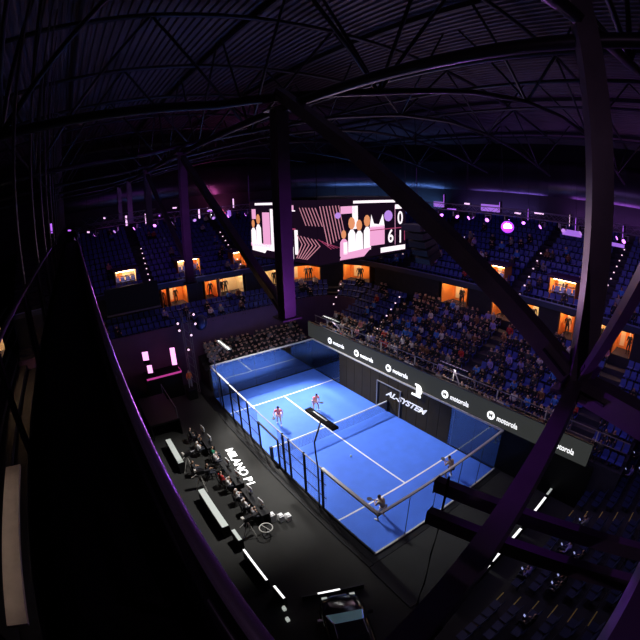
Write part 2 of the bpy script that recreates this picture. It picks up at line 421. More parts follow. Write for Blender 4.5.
# hanging columns and their braces
def dirpt(dx, dy, dz): return Vector((CAM.x + dx, CAM.y + dy, CAM.z + dz))
cols = [((-1.26, 4.5), -2.0, 4.6), ((-7.95, 4.5), -2.75, 1.95), ((-15.8, 4.5), -3.2, 1.95), ((-23.4, 4.5), -1.0, 2.0), ((-31.0, 4.5), -1.0, 2.0), ((-37.5, 4.5), -1.0, 2.0)]
clab = ['broad grey steel column on the right, lit purple down its left face', 'dark steel column hanging in front of the big video screen',
        'narrow steel column standing left of the big video screen', 'purple-lit hanging post second left of the video screen', 'purple-lit hanging post third left of the video screen', 'faint purple hanging post furthest away on the left']
for i, ((dx, dy), z0, z1) in enumerate(cols):
    a = dirpt(dx, dy, z0 - 0.15); b = dirpt(dx, dy, z1)
    r = thing('steel_column', clab[i], 'column', a)
    m = MB(); wv = 0.30 if i < 3 else 0.34
    
    if i: m.hbeam((0, 0, 0), b - a, wv, wv, 0.035)
    else: m.beam((0, 0, 0), b - a, .27, .27, None, (.55, -.84, 0))
    m.build('column_shaft', M_steel, r)
    m = MB(); m.box((0, 0, 0.02), (0.5, 0.5, 0.04)); m.build('base_plate', M_steel, r)
    m = MB(); m.box((0, 0, (b - a).z - 0.02), (0.55, 0.55, 0.04)); m.build('top_plate', M_steel, r)
def brace(a, b, wd, hd, label, plate=True, name='steel_brace', mt=None):
    a = Vector(a); b = Vector(b)
    r = thing(name, label, 'brace', a)
    m = MB(); m.beam((0, 0, 0), b - a, wd, hd); m.build('brace_bar', mt or M_steel, r)
    if plate:
        d = (b - a).normalized()
        m = MB(); m.beam(d * 0.02, d * 0.45, wd * 1.2, 0.03); m.build('end_plate', M_dark, r)
        m = MB(); m.beam((b - a) - d * 0.45, (b - a) - d * 0.02, wd * 1.2, 0.03); m.build('end_plate', M_dark, r)
    return r
N1 = dirpt(-1.26, 4.5, -2.07)
N2 = dirpt(-7.95, 4.5, -2.85); N2t = dirpt(-7.95, 4.5, 2.35); N3t = dirpt(-15.8, 4.5, 1.8)
brace(N1 + Vector((-.12, 0, .1)), N2t, 0.22, 0.24, 'long diagonal steel brace from upper middle down to the right-hand column foot')
brace(N2 + Vector((-.1, 0, .1)), N3t, 0.2, 0.2, 'diagonal steel brace reaching down to the foot of the column before the screen')
brace(dirpt(-15.8, 4.5, -2.6), dirpt(-23.4, 4.5, 1.8), 0.18, 0.18, 'thin diagonal brace left of the narrow column, far down the hall')
brace(N1, dirpt(-0.50, 0.6, -2.07), 0.17, 0.22, 'thick purple-edged beam running down from the column foot toward the camera')
brace(N1 + Vector((.1, 0, 0)), dirpt(1.8, 3.6, -2.07), 0.26, 0.30, 'thick beam leaving the column foot toward the right edge')
brace(N1 + Vector((.05, -.05, .1)), dirpt(-0.2, 2.55, 0.05), 0.10, 0.12, 'slim dark brace rising from the column foot toward the upper right')
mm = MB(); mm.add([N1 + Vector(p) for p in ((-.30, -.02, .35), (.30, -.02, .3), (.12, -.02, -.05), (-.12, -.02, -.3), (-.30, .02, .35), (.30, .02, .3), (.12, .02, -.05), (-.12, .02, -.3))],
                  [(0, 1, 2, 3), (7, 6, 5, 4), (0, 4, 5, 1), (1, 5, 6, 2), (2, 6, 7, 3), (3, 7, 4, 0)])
tag(mm.build('lit_steel_patch', mat('purple_lit_steel', (0.22, 0.06, 0.42), .35, .4)), 'patch painted purple as lit steel where braces meet at the right-hand column foot', 'plate')  # purple light on the beams, put into a coloured plate
# two rigging beams jutting out under the node
for (p, q, lab) in (((-2.02, 2.86, -3.0), (0.8, 3.5, -3.0), 'upper of two dark box beams jutting over the court corner'),
                    ((-1.75, 2.45, -3.02), (0.9, 3.08, -3.02), 'lower of two dark box beams jutting over the court corner')):
    a, b = dirpt(*p), dirpt(*q); r = thing('rigging_beam', lab, 'beam', a)
    m = MB(); m.beam((0, 0, 0), b - a, 0.1, 0.17); m.build('beam_box', M_steel, r)
    d = (b - a).normalized(); m = MB(); m.beam(-d * 0.012, d * 0.001, 0.12, 0.19); m.build('end_cap', M_dark, r)
a = dirpt(-1.86, 2.831, -2.9); r = thing('hoist_chain', 'thin dark rod and chain hanging between the two box beams', 'chain', a)
m = MB(); m.tube([(0, 0, .12), (0, 0, -.5)], 0.014, 6); m.build('rod', M_black, r)
m = MB(); pts = [Vector((.01 * math.sin(i * 2), .01 * math.cos(i * 2), -.5 - .35 * i)) for i in range(9)]
m.tube(pts, [0.006 if i % 2 else .013 for i in range(9)], 5)
m.build('chain', M_black, r)
# purple beam, lower right corner, next to the camera
brace(dirpt(0.62, 0.0, -1.62), dirpt(0.60, 2.3, -1.62), 0.66, 0.30, 'wide purple beam cutting off the bottom right corner', False, 'edge_beam', mat('purple_beam', (0.20, 0.10, 0.30), .5, .2))

# ================================================================ CATWALK
cw = thing('catwalk', 'black service catwalk with a round steel handrail along the left foreground', 'walkway', (3, -9.4, 14.44))
def cwp(name, fn, mt, smooth=False):
    m = MB(); fn(m); m.v = [(a - 3, b + 9.4, c - 14.44) for a, b, c in m.v]; return m.build(name, mt, cw, smooth=smooth)
cwp('deck', lambda m: m.bx(-26, 34, -9.92, -8.96, 14.06, 14.14), M_black)
cwp('toe_board', lambda m: m.bx(-26, 34, -8.98, -8.95, 14.1, 14.3), M_black)
cwp('toe_board', lambda m: m.bx(-26, 34, -9.93, -9.9, 14.1, 14.3), M_black)
cwp('handrail', lambda m: m.tube([(34, -8.943, 15.24), (20, -8.943, 15.24), (0, -8.943, 15.24), (-26, -8.943, 15.24)], 0.026, 14), M_rail, True)
cwp('handrail', lambda m: m.tube([(34, -9.95, 15.24), (0, -9.95, 15.24), (-26, -9.95, 15.24)], 0.03, 10), M_steel, True)
cwp('mid_rail', lambda m: m.tube([(34, -8.96, 14.7), (0, -8.96, 14.7), (-26, -8.96, 14.7)], 0.02, 8), M_dark, True)
cwp('infill_sheet', lambda m: m.bx(-26, 34, -8.955, -8.95, 14.2, 15.15), M_black)
for i in range(24):
    x = 33 - i * 2.4
    cwp('rail_post', lambda m: m.beam((x, -8.965, 14.1), (x, -8.965, 15.22), 0.04, 0.04), M_dark)
    cwp('rail_post', lambda m: m.beam((x, -9.95, 14.1), (x, -9.95, 15.24), 0.05, 0.05), M_dark)
for i in range(15):
    x = 25.5 - i * 2.9
    m = MB(); m.tube([(x, -10.02, 14.0), (x, -10.02, rz(-10) - .05)], 0.035, 6)
    tag(m.build('hanger_rod', M_steel), f'thin vertical hanger rod outside the catwalk, {ROWW[i]} from the camera', 'rod', 'hanger rods along the catwalk')
m = MB(); m.bx(27.1, 27.9, -9.6, -9.15, 0, 0.32); m.bx(27.08, 27.92, -9.62, -9.13, .2, .22)
tag(m.build('equipment_case', M_black, loc=(0, 0, 14.14)), 'flat black equipment case lying on the catwalk deck', 'case')
# lit concourse strip seen past the catwalk
m = MB(); m.bx(15.5, 22.9, -13.95, -13.28, 7.9, 8.0); tag(m.build('walkway', M_beige), 'narrow beige lit concourse floor at the far left edge', 'walkway')
m = MB(); m.bx(15.7, 22.8, -14.12, -14.02, 8.9, 8.96); tag(m.build('ceiling_lamp', mat('tube_dim', (1, .9, .8), .4, emit=(1, .85, .72), estr=3.0)), 'long lamp over the beige concourse floor', 'lamp')
m = MB()
for k in range(18): m.bx(-26 , 34, -11 - .85 * (k + 1) + .0, -11 - .85 * k, 3.2 + .42 * k - .3, 3.2 + .42 * k) if not (2 <= k <= 3) else None
tag(m.build('grandstand', M_concd), 'dark stand below and behind the catwalk on the left', 'stand')
m = MB(); m.bx(-10, 20, -7.3, -7.1, 0, 1.8); m.bx(-10, 24, -11, -7.3, 1.2, 1.4); tag(m.build('stand_front_wall', M_black), 'low black wall along the near side behind the staff desks', 'wall')

# ================================================================ COURT
plat = MB(); plat.bx(-0.45, 20.45, -0.45, 10.12, -0.02, 0.0)
tag(plat.build('court_base', M_black), 'thin black base slab showing as a dark rim round the blue court', 'platform')
court = thing('padel_court', 'bright blue padel court floor with white lines in a glass cage', 'court', (10, 5, 0))
def cp(name, fn, mt, smooth=False, label=None):
    m = MB(); fn(m); m.v = [(a - 10, b - 5, c) for a, b, c in m.v]; o = m.build(name, mt, court, smooth=smooth)
    if label: o['label'] = label
    return o
cp('turf', lambda m: m.bx(0, 20, 0, 10, 0.0, 0.012), M_turf)
for x in (3.05, 16.95): cp('service_line', lambda m: m.bx(x - .05, x + .05, 0, 10, 0.012, 0.016), M_line)
cp('centre_line', lambda m: m.bx(3.0, 17.0, 4.95, 5.05, 0.012, 0.0165), M_line)
# end glass walls
for x in (0.0, 20.0):
    gm = M_glass if x == 0 else M_glassn
    for i in range(5):
        cp('glass_panel', lambda m: m.bx(x - .006, x + .006, 2 * i + .01, 2 * i + 1.99, 0.05, 2.92), gm)
        if i: cp('glass_post', lambda m: m.bx(x - .015, x + .015, 2 * i - .01, 2 * i + .01, 0, 2.95), M_dark)
    cp('top_rim', lambda m: m.bx(x - .06, x + .06, -.06, 10.06, 2.92, 3.02), M_rim)
    cp('bottom_rim', lambda m: m.bx(x - .05, x + .05, -.05, 10.05, 0.0, 0.07), M_rim if x == 20 else M_black)
# far side: glass at both ends, dark panels between
for (x0, x1) in ((0, 2), (2, 4), (16, 18), (18, 20)):
    cp('glass_panel', lambda m: m.bx(x0 + .01, x1 - .01, 9.994, 10.006, 0.05, 2.92), M_glass)
for i in range(12):
    cp('side_panel', lambda m: m.bx(4 + i + .015, 5 + i - .015, 9.98, 10.03, 0.05, 2.92), M_panel)
cp('top_rim', lambda m: m.bx(-.06, 20.06, 9.95, 10.05, 2.92, 3.02), M_rim)
cp('bottom_rim', lambda m: m.bx(0, 20, 9.96, 10.04, 0, 0.06), M_black)
def frame(m, x0, x1, y, z1, t):
    m.bx(x0 - t, x0, y - t / 2, y + t / 2, 0, z1); m.bx(x1, x1 + t, y - t / 2, y + t / 2, 0, z1); m.bx(x0 - t, x1 + t, y - t / 2, y + t / 2, z1, z1 + t)
cp('door_frame', lambda m: frame(m, 8.87, 11.3, 9.93, 2.2, 0.07), mat('grey_frame', (0.25, 0.25, 0.27), .5), label='thin grey door frame in the black side panels')
cp('panel_lettering', lambda m: None, M_line) if False else None
o = text('lettering', 'AL-SYSTEM', 0.62, mat('logo_white', (.8, .8, .8), .5, emit=(1, 1, 1), estr=.5), court, (9.85 - 10, 9.94 - 5, 1.55), (PI / 2, 0, 0), 0.02, 0.005, 1.28, 0.5); o['label'] = 'white slanted heavy lettering on the black panels'
# near side: glass ends, wire fence between, posts, door
for (x0, x1) in ((0, 2), (16, 18), (18, 20)):
    cp('glass_panel', lambda m: m.bx(x0 + .01, x1 - .01, -.006, .006, 0.05, 2.92), M_glassn)
cp('glass_panel', lambda m: m.bx(2.01, 3.99, -.006, .006, 0.05, 2.0), M_glassn)
cp('top_rim', lambda m: m.bx(-.06, 3.9, -.06, .06, 2.92, 3.02), M_rim)
cp('top_rim', lambda m: m.bx(3.9, 8.2, -.05, .05, 2.92, 2.99), M_rim)
cp('top_rim', lambda m: m.bx(8.2, 15.7, -.03, .03, 2.92, 2.96), mat('grey_frame', None) if 'grey_frame' in MAT else M_rim)
cp('top_rim', lambda m: m.bx(15.7, 20.06, -.08, .08, 2.90, 3.02), M_rim)
cp('bottom_rim', lambda m: m.bx(0, 20, -.05, .05, 0, 0.1), M_black)
for x in (2.02, 4.0, 5.5, 7.0, 12.4, 14.0, 15.7, 13.0 - 1.3 + 0.0):
    cp('fence_post', lambda m: m.bx(x - .05, x + .05, -.05, .05, 0, 3.0), M_black)
for z in (1.0, 2.0):
    cp('fence_bar', lambda m: m.bx(4, 8.4, -.02, .02, z - .02, z + .02), M_black)
    cp('fence_bar', lambda m: m.bx(11.1, 16, -.02, .02, z - .02, z + .02), M_black)
for (x0, x1) in ((4, 8.45), (11.05, 16)):
    cp('wire_mesh', lambda m: m.bx(x0, x1, -.004, .004, 0.1, 2.92), M_mesh)
cp('door_frame', lambda m: frame(m, 8.55, 10.98, 0, 2.06, 0.1), M_black, label='black door frame in the near wire side')
for i, q in enumerate([(0.05, -0.2, 1), (0.05, 10.2, 1)]): pass
# net
net = thing('padel_net', 'low court net with white top band across the middle', 'net', (10, 5, 0))
m = MB(); m.bx(-.004, .004, -4.9, 4.9, 0.05, 0.86)
nm = weave_mat('net_weave_y', (0.03, 0.05, 0.12), 9)
for l in list(nm.node_tree.links):
    pass
sp = [n for n in nm.node_tree.nodes if n.type == 'SEPXYZ'][0]
for l in list(nm.node_tree.links):
    if l.from_node == sp and l.from_socket.name == 'X':
        to = l.to_socket; nm.node_tree.links.remove(l); nm.node_tree.links.new(sp.outputs['Y'], to)
m.build('net_cords', nm, net)
m = MB(); m.bx(-.03, .03, -4.9, 4.9, 0.85, 0.94); m.build('top_band', M_line, net)
for s in (-1, 1):
    m = MB(); m.bx(-.09, .09, s * 4.98 - .09, s * 4.98 + .09, 0.0, 0.98); m.build('net_post', M_black, net)
m = MB(); m.ball((351, 0, 0), 0, 4, 3) if False else m.ball((0, 0, 0), 0.06, 10, 8)
tag(m.build('padel_ball', mat('ball_yellow', (0.75, 0.95, 0.55), .6), loc=(12.8, 4.2, 0.08), smooth=True), 'small pale ball on the blue floor right of the net', 'ball')

# floodlight masts
def mast(bx, y, hx, hy, hz, label):
    sgn = -1 if y < 5 else 1
    r = thing('floodlight_mast', label, 'floodlight', (bx, y + sgn * 0.12, 0))
    cx, cy = hx - bx, hy - (y + sgn * .12)
    pts = [(0, 0, 0), (0, 0, 3.0), (cx * .02, cy * .1 + sgn * .12, 3.8), (cx * .2, sgn * .12, 4.6), (cx * .6, cy * .4, 5.2), (cx, cy, hz)]
    m = MB(); m.tube(pts, 0.045, 8); m.build('mast_pole', M_dark if y < 5 and bx > 10 else M_steel, r, smooth=True)
    m = MB(); m.box((cx, cy, hz + .06), (2.3, 0.34, 0.12)); m.build('lamp_head', M_black, r)
    for k in range(8): m = MB(); m.box((cx - .98 + .28 * k, cy, hz + .13), (0.03, 0.3, 0.04)); m.build('cooling_fin', M_dark, r)
    m = MB(); m.box((cx, cy, hz - .012), (2.1, 0.26, 0.02)); m.build('lamp_face', M_lamp, r)
    if not (y < 5 and bx > 10):
        m = MB(); m.box((cx, cy - sgn * .0, hz + .125), (2.2, 0.10, 0.012)); m.build('bright_edge', M_line, r)
    else:
        m = MB(); m.box((cx - .1, cy, hz + .16), (1.1, 0.07, 0.02)); m.build('label_plate', M_line, r)
    lt = light('mast_light', 'AREA', (hx, hy, hz - .08), (hx, 5, 0), 45, (1, .97, .92), 2.0, size_y=.2); lt.parent = None
mast(1.9, 0, 3.1, 0.3, 5.6, 'court floodlight on a curved pole at the near left corner')
mast(15.5, 0, 15.4, 0.25, 5.7, 'black floodlight seen from above over the near side of the court')
mast(4.4, 10, 3.2, 9.8, 5.6, 'court floodlight with white edge at the far left corner')
mast(16.2, 10, 15.7, 10.05, 5.6, 'court floodlight with white edge in front of the dense far crowd')

# advertising band above the far side
ab = thing('advertising_board', 'long dark LED board with white phone maker logos above the far court wall', 'board', (12.5, 10.12, 3.03))
m = MB(); m.bx(-13.3, 13.3, -.06, .1, 0, 1.4); m.build('board_face', M_led, ab)
m = MB(); m.bx(-13.3, 13.3, -.075, .1, 1.4, 1.46); m.build('top_rim', M_dark, ab)
for k, (x, s) in enumerate([(2.62, 1), (6.19, 1), (9.87, 1), (15.25, 1), (18.95, 1), (22.9, 1)]):
    m = MB(); n = 20; R_ = 0.28
    vs = [(R_ * math.cos(2 * PI * i / n), -.02 * j, R_ * math.sin(2 * PI * i / n)) for j in (0, 1) for i in range(n)]
    m.add(vs, [tuple(range(n, 2 * n))] + [(i, (i + 1) % n, n + (i + 1) % n, n + i) for i in range(n)])
    e = m.build('logo_disc', M_ledw, ab, (x - 12.5, -.07, .53))
    q = text('logo_mark', 'M', 0.38, M_led, e, (0, -.03, 0), (PI / 2, 0, 0), 0.01, 0.003, 1, 0, 'CENTER')
    text('lettering', 'motorola', 0.50, M_ledw, ab, (x - 12.5 + .44, -.07, .51), (PI / 2, 0, 0), 0.006, 0.004, 0.80)
em = thing('crest_sign', 'white glowing D-shaped crest overlapping the dark board above the far panels', 'sign', (12.98, 9.9, 2.55)); em.scale = (.8, 1, .8)
m = MB(); n = 16
for (ra, rb, x0) in ((.42, .2, .08),):
    vs = []
    for j in (0, -.05):
        for i in range(n + 1):
            a = -PI / 2 + PI * i / n
            vs.append((x0 + ra * math.cos(a), j, .62 + .52 * math.sin(a)))
        for i in range(n + 1):
            a = -PI / 2 + PI * i / n
            vs.append((x0 + rb * math.cos(a) * .8, j, .62 + .27 * math.sin(a)))
    K = n + 1
    fs = []
    for i in range(n):
        fs += [(2 * K + i, 2 * K + i + 1, 3 * K + i + 1, 3 * K + i), (i, K + i, K + i + 1, i + 1), (i, i + 1, 2 * K + i + 1, 2 * K + i)]
    m.add(vs, fs)
m.bx(-.12, .1, -.05, 0, .1, 1.14); m.bx(-.3, 0, -.05, 0, 1.0, 1.14)
m.build('crest_letter', M_ledw, em)
m = MB(); m.bx(-.62, .42, -.06, 0, -.02, .14); m.build('crest_bar', M_ledw, em)
# black wall under the board right of the court, and left
m = MB(); m.bx(20.1, 26.3, 10.2, 10.35, 0, 3.03); m.bx(-.6, 20.1, 10.25, 10.35, 0, 3.03); tag(m.build('wall_board', M_black), kind='structure')
# railing on top of the far front wall
rl = thing('guard_rail', 'glass guard rail with white posts in front of the first far row', 'railing', (13, 10.45, 4.49))
for i in range(17):
    m = MB(); m.bx(-.03, .03, -.03, .03, 0, .62); m.build('rail_post', M_rim if i % 2 else M_steel, rl, (-13 + i * 1.72, 0, -.6 * 0))
m = MB(); m.bx(-13.2, 14.9, -.025, .025, .6, .65); m.build('top_rail', M_steel, rl)
m = MB(); m.bx(-13.2, 14.9, -.025, .025, 0.0, .04); m.build('bottom_rail', M_steel, rl)

# ================================================================ FLOOR LETTERING AND BOARDS
fl = thing('floor_sign', 'glowing white MILANO P1 letters on the dark floor beside the court', 'sign', (7.2, -1.95, 0.0))
text('lettering', 'MILANO P1', 0.76, M_ledw, fl, (0.15, 0, 0.015), (0, 0, -0.09), 0.012, 0.01, 1.12)
def board(x0, x1, y, h, label, topm=M_ledgrey, depth=.25):
    r = thing('low_board', label, 'board', ((x0 + x1) / 2, y, 0)); L = x1 - x0
    m = MB(); m.bx(-L / 2, L / 2, -depth / 2, depth / 2, 0, h); m.build('board_body', M_black, r)
    m = MB(); m.bx(-L / 2 + .03, L / 2 - .03, -depth / 2 + .03, depth / 2 - .03, h, h + .02); m.build('lit_top', topm, r)
    return r
board(5.2, 8.3, -5.55, 0.8, 'long low board with pale lit top behind the upper desks', M_ledgrey, .42)
board(11.3, 14.8, -5.35, 0.8, 'long low board with pale lit top behind the middle desks', M_ledgrey, .42)
board(15.1, 16.0, -5.1, 0.75, 'short low board with pale lit top past the middle desks', M_ledgrey, .25)
board(16.6, 18.9, -5.25, 0.75, 'low board with bright white top next to the empty floor', M_ledw, .16)
board(19.3, 20.2, -5.15, 0.75, 'short board with dashed white top near the black car', M_ledw, .16)
# border boards at the right end
yb = 12.0
for i, (a, b) in enumerate([(0.2, 3.1), (3.3, 6.2), (6.4, 9.3), (9.5, 12.0)]):
    r = thing('low_board', f'border board with pale lit top along the right end floor, {["nearest the camera", "second from the camera", "third from the camera", "nearest the far stand"][i]}', 'board', (24.9 - (a + b) / 2 * .06, (a + b) / 2, 0), 0.05)
    L = b - a
    m = MB(); m.bx(-.07, .07, -L / 2, L / 2, 0, .55); m.build('board_body', M_black, r)
    m = MB(); m.bx(-.12, .02, -L / 2 + .04, L / 2 - .04, .55, .57); m.build('lit_top', M_ledw if i < 3 else M_ledgrey, r)
# platform edge beyond the right end
m = MB(); m.beam((20.6, -.55, .03), (23.6, -.75, .03), .5, .06); tag(m.build('cable_ramp', M_black), 'black cable ramp crossing the floor from the court corner', 'ramp')
m = MB(); m.bx(-2, 20.5, -.75, -.5, -.0, .05); tag(m.build('cable_ramp', M_black), 'long black strip on the floor along the near side of the cage', 'ramp')

# ================================================================ PEOPLE
def skin(name, verts, edges, radii, root, sub=1):
    me = bpy.data.meshes.new(name); me.from_pydata(verts, edges, [])
    o = bpy.data.objects.new(name, me); COL.objects.link(o)
    md = o.modifiers.new('skin', 'SKIN')
    lay = me.skin_vertices[0] if me.skin_vertices else None
    if lay is None:
        bpy.context.view_layer.objects.active = o
        me.attributes  # the layer is made by the modifier on evaluation
    if not me.skin_vertices:
        bpy.context.view_layer.update()
    lay = me.skin_vertices[0]
    for i, r in enumerate(radii):
        lay.data[i].radius = (r, r) if not isinstance(r, tuple) else r
        lay.data[i].use_root = (i == root)
    if sub:
        s2 = o.modifiers.new('sub', 'SUBSURF'); s2.levels = sub; s2.render_levels = sub
    dg = bpy.context.evaluated_depsgraph_get(); dg.update()
    out = bpy.data.meshes.new_from_object(o.evaluated_get(dg)); out.name = name
    bpy.data.objects.remove(o); bpy.data.meshes.remove(me)
    out.polygons.foreach_set('use_smooth', [True] * len(out.polygons))
    return out

STAND = dict(pel=(0, 0, .95), sp=(0, .0, 1.12), ch=(0, .0, 1.32), nk=(0, .0, 1.50), hd=(0, .02, 1.60), ht=(0, .02, 1.70),
             shl=(-.19, 0, 1.42), shr=(.19, 0, 1.42), ell=(-.27, 0, 1.13), elr=(.27, 0, 1.13), wrl=(-.27, .1, .9), wrr=(.27, .1, .9),
             hpl=(-.10, 0, .90), hpr=(.10, 0, .90), knl=(-.13, .03, .5), knr=(.13, .03, .5), anl=(-.14, -.02, .09), anr=(.14, -.02, .09),
             tol=(-.15, .14, .035), tor=(.15, .14, .035))
SIT = dict(pel=(0, 0, .55), sp=(0, -.03, .70), ch=(0, -.02, .88), nk=(0, 0, 1.05), hd=(0, .03, 1.15), ht=(0, .03, 1.25),
           shl=(-.18, 0, .98), shr=(.18, 0, .98), ell=(-.25, .06, .72), elr=(.25, .06, .72), wrl=(-.12, .28, .66), wrr=(.12, .28, .66),
           hpl=(-.10, .05, .53), hpr=(.10, .05, .53), knl=(-.13, .45, .54), knr=(.13, .45, .54), anl=(-.12, .42, .12), anr=(.12, .42, .12),
           tol=(-.12, .58, .06), tor=(.12, .58, .06))
BONES = [('pel', 'sp'), ('sp', 'ch'), ('ch', 'nk'), ('nk', 'hd'), ('hd', 'ht'), ('ch', 'shl'), ('ch', 'shr'), ('shl', 'ell'), ('shr', 'elr'), ('ell', 'wrl'), ('elr', 'wrr'),
         ('pel', 'hpl'), ('pel', 'hpr'), ('hpl', 'knl'), ('hpr', 'knr'), ('knl', 'anl'), ('knr', 'anr'), ('anl', 'tol'), ('anr', 'tor')]
RAD = dict(pel=.13, sp=.12, ch=.14, nk=.058, hd=.088, ht=.078, sh=.068, el=.045, wr=.03, hp=.092, kn=.06, an=.04, to=.03)
def rad(k): return RAD.get(k, RAD.get(k[:2], .05))
def human_mesh(name, J, sub=1, hands=False):
    keys = list(J.keys()); V = [J[k] for k in keys]; R = [rad(k) for k in keys]
    E = [(keys.index(a), keys.index(b)) for a, b in BONES]
    if hands:
        for s, wk, ek in ((-1, 'wrl', 'ell'), (1, 'wrr', 'elr')):
            w_ = Vector(J[wk]); d = (w_ - Vector(J[ek])).normalized()
            side = d.cross(Vector((0, 1, 0)));  side = side.normalized() if side.length > .1 else Vector((1, 0, 0))
            nrm = d.cross(side)
            wi = keys.index(wk)
            pm = len(V); V.append(tuple(w_ + d * .07)); R.append(.028); E.append((wi, pm))
            for fi, (off, ln) in enumerate(((-.03, .065), (-.01, .078), (.01, .072), (.03, .055))):
                a = len(V); V.append(tuple(w_ + d * .11 + side * off)); R.append(.0095); E.append((pm, a))
                V.append(tuple(w_ + d * (.11 + ln * .5) + side * off + nrm * .012)); R.append(.009); E.append((a, a + 1))
                V.append(tuple(w_ + d * (.11 + ln * .8) + side * off + nrm * .035)); R.append(.008); E.append((a + 1, a + 2))
            a = len(V); V.append(tuple(w_ + d * .05 - side * .035 * s + nrm * .01)); R.append(.012); E.append((pm, a))
            V.append(tuple(w_ + d * .09 - side * .055 * s + nrm * .03)); R.append(.009); E.append((a, a + 1))
        a = len(V); h = Vector(J['hd']); V.append((h.x, h.y + .105, h.z + .0)); R.append(.016); E.append((keys.index('hd'), a))
        for s in (-1, 1):
            a = len(V); V.append((h.x + s * .093, h.y, h.z + .01)); R.append(.018); E.append((keys.index('hd'), a))
    return skin(name, V, E, R, 0, sub)
def segdist(p, a, b):
    a = Vector(a); b = Vector(b); ab = b - a; t = max(0, min(1, (p - a).dot(ab) / ab.length_squared)); return (p - (a + ab * t)).length, t
def zone(me, J):
    """material slots: 0 skin 1 top 2 trousers 3 hair 4 shoes"""
    for pl in me.polygons:
        c = pl.center; best = None
        for a, b in BONES:
            d, t = segdist(c, J[a], J[b]); d -= (rad(a) * (1 - t) + rad(b) * t)
            if best is None or d < best[0]: best = (d, a, b, t)
        _, a, b, t = best
        if (a, b) in (('nk', 'hd'), ('hd', 'ht')) or b == 'hd':
            h = Vector(J['hd']); k = 3 if (c.z > h.z + .085 or (c.y < h.y - .02 and c.z > h.z - .02)) else 0
        elif b == 'nk': k = 1 if t < .75 else 0
        elif b in ('sp', 'ch') or a == 'ch' or a in ('shl', 'shr'): k = 1
        elif a in ('ell', 'elr'): k = 1 if t < .55 else 0
        elif b in ('tol', 'tor'): k = 4
        else: k = 2
        pl.material_index = k
SIT2 = dict(SIT); SIT2.update(wrl=(-.04, .26, .86), wrr=(.05, .27, .86), ell=(-.24, .14, .76), elr=(.24, .14, .76), sp=(0, 0, .7), ch=(0, .06, .86), nk=(0, .12, 1.02), hd=(0, .17, 1.11), ht=(0, .18, 1.21), shl=(-.18, .06, .96), shr=(.18, .06, .96))
SIT3 = dict(SIT); SIT3.update(wrl=(-.2, .36, .62), wrr=(-.02, .2, .9), elr=(.2, .1, .7), hd=(.04, .02, 1.15), ht=(.06, .02, 1.25), sp=(.02, -.06, .7), ch=(.03, -.08, .88), nk=(.03, -.05, 1.05))
POSES = [SIT, SIT2, SIT3]
base_sp = []
for i, J in enumerate(POSES):
    me = human_mesh('spectator_body', J, 1); zone(me, J); base_sp.append(me)
low_sp = []
for i, J in enumerate(POSES):
    me = human_mesh('crowd_body', J, 0); zone(me, J); low_sp.append(me)
def dress(me, sk, top, trous=M_trous, hair=M_hair, shoe=M_shoe):
    m2 = me.copy()
    for x in (sk, top, trous, hair, shoe): m2.materials.append(x)
    return m2
SP = {}
def spectator_mesh(pose, colour, sk):
    k = (pose, colour, sk)
    if k not in SP: SP[k] = dress(base_sp[pose], SK[sk], SHIRT[colour])
    return SP[k]

# ---- seats
def seat_mb(mt):
    m = MB()
    m.add([(-.2, .0, .38), (.2, .0, .38), (.21, .40, .42), (-.21, .40, .42), (-.2, .0, .42), (.2, .0, .42), (.21, .40, .45), (-.21, .40, .45)],
          [(3, 2, 1, 0), (4, 5, 6, 7), (0, 1, 5, 4), (1, 2, 6, 5), (2, 3, 7, 6), (3, 0, 4, 7)])
    m.add([(-.2, -.02, .42), (.2, -.02, .42), (.19, -.10, .78), (-.19, -.10, .78), (-.2, .03, .42), (.2, .03, .42), (.19, -.06, .8), (-.19, -.06, .8)],
          [(0, 1, 2, 3), (7, 6, 5, 4), (0, 4, 5, 1), (1, 5, 6, 2), (2, 6, 7, 3), (3, 7, 4, 0)])
    m.bx(-.04, .04, -.02, .06, 0, .4)
    return m
seat_blue = seat_mb(M_seat).mesh('stadium_seat', M_seat)
seat_navy = seat_mb(M_seatd).mesh('stadium_seat', M_seatd)

# ---- seat grid: each entry = pos, heading (rotz so local +Y faces the court), section, row, ordinal text, has person, colour, seat material
GR = []
CW = [('black', 36), ('charcoal', 18), ('grey', 8), ('white', 9), ('pink', 5), ('red', 3), ('blue', 9), ('brown', 7), ('lilac', 5)]
def pick():
    t = random.random() * sum(c for _, c in CW)
    for n_, c in CW:
        t -= c
        if t <= 0: return n_
    return 'black'
def put(x, y, z, rz_, sec, row, k, p, blue=True):
    GR.append(dict(p=(x, y, z), r=rz_, sec=sec, row=row, k=k, man=random.random() < p, col=pick(), blue=blue))
AIS_L = [5.0, 15.0, 24.5]
def near_ais(x, A): return any(abs(x - a) < .62 for a in A)
# far lower
for r in range(LN):
    y = 18 - 7.45 + (r + .55) * LP; z = LZ + r * LR
    for k in range(55):
        x = 27.6 - .51 * k
        if near_ais(x, AIS_L): continue
        if r < 3: p = .96 if -0.5 < x < 24 else (.3 if x > 24 else .5)
        elif r == 3: p = .35 if x > 5.5 else .12
        else: p = (.76 if 5.5 < x < 15 else .68) if 5.5 < x < 23.8 else (.12 if x <= 5.5 else .16)
        put(x, y, z, PI, 'far lower stand', r, k, p)
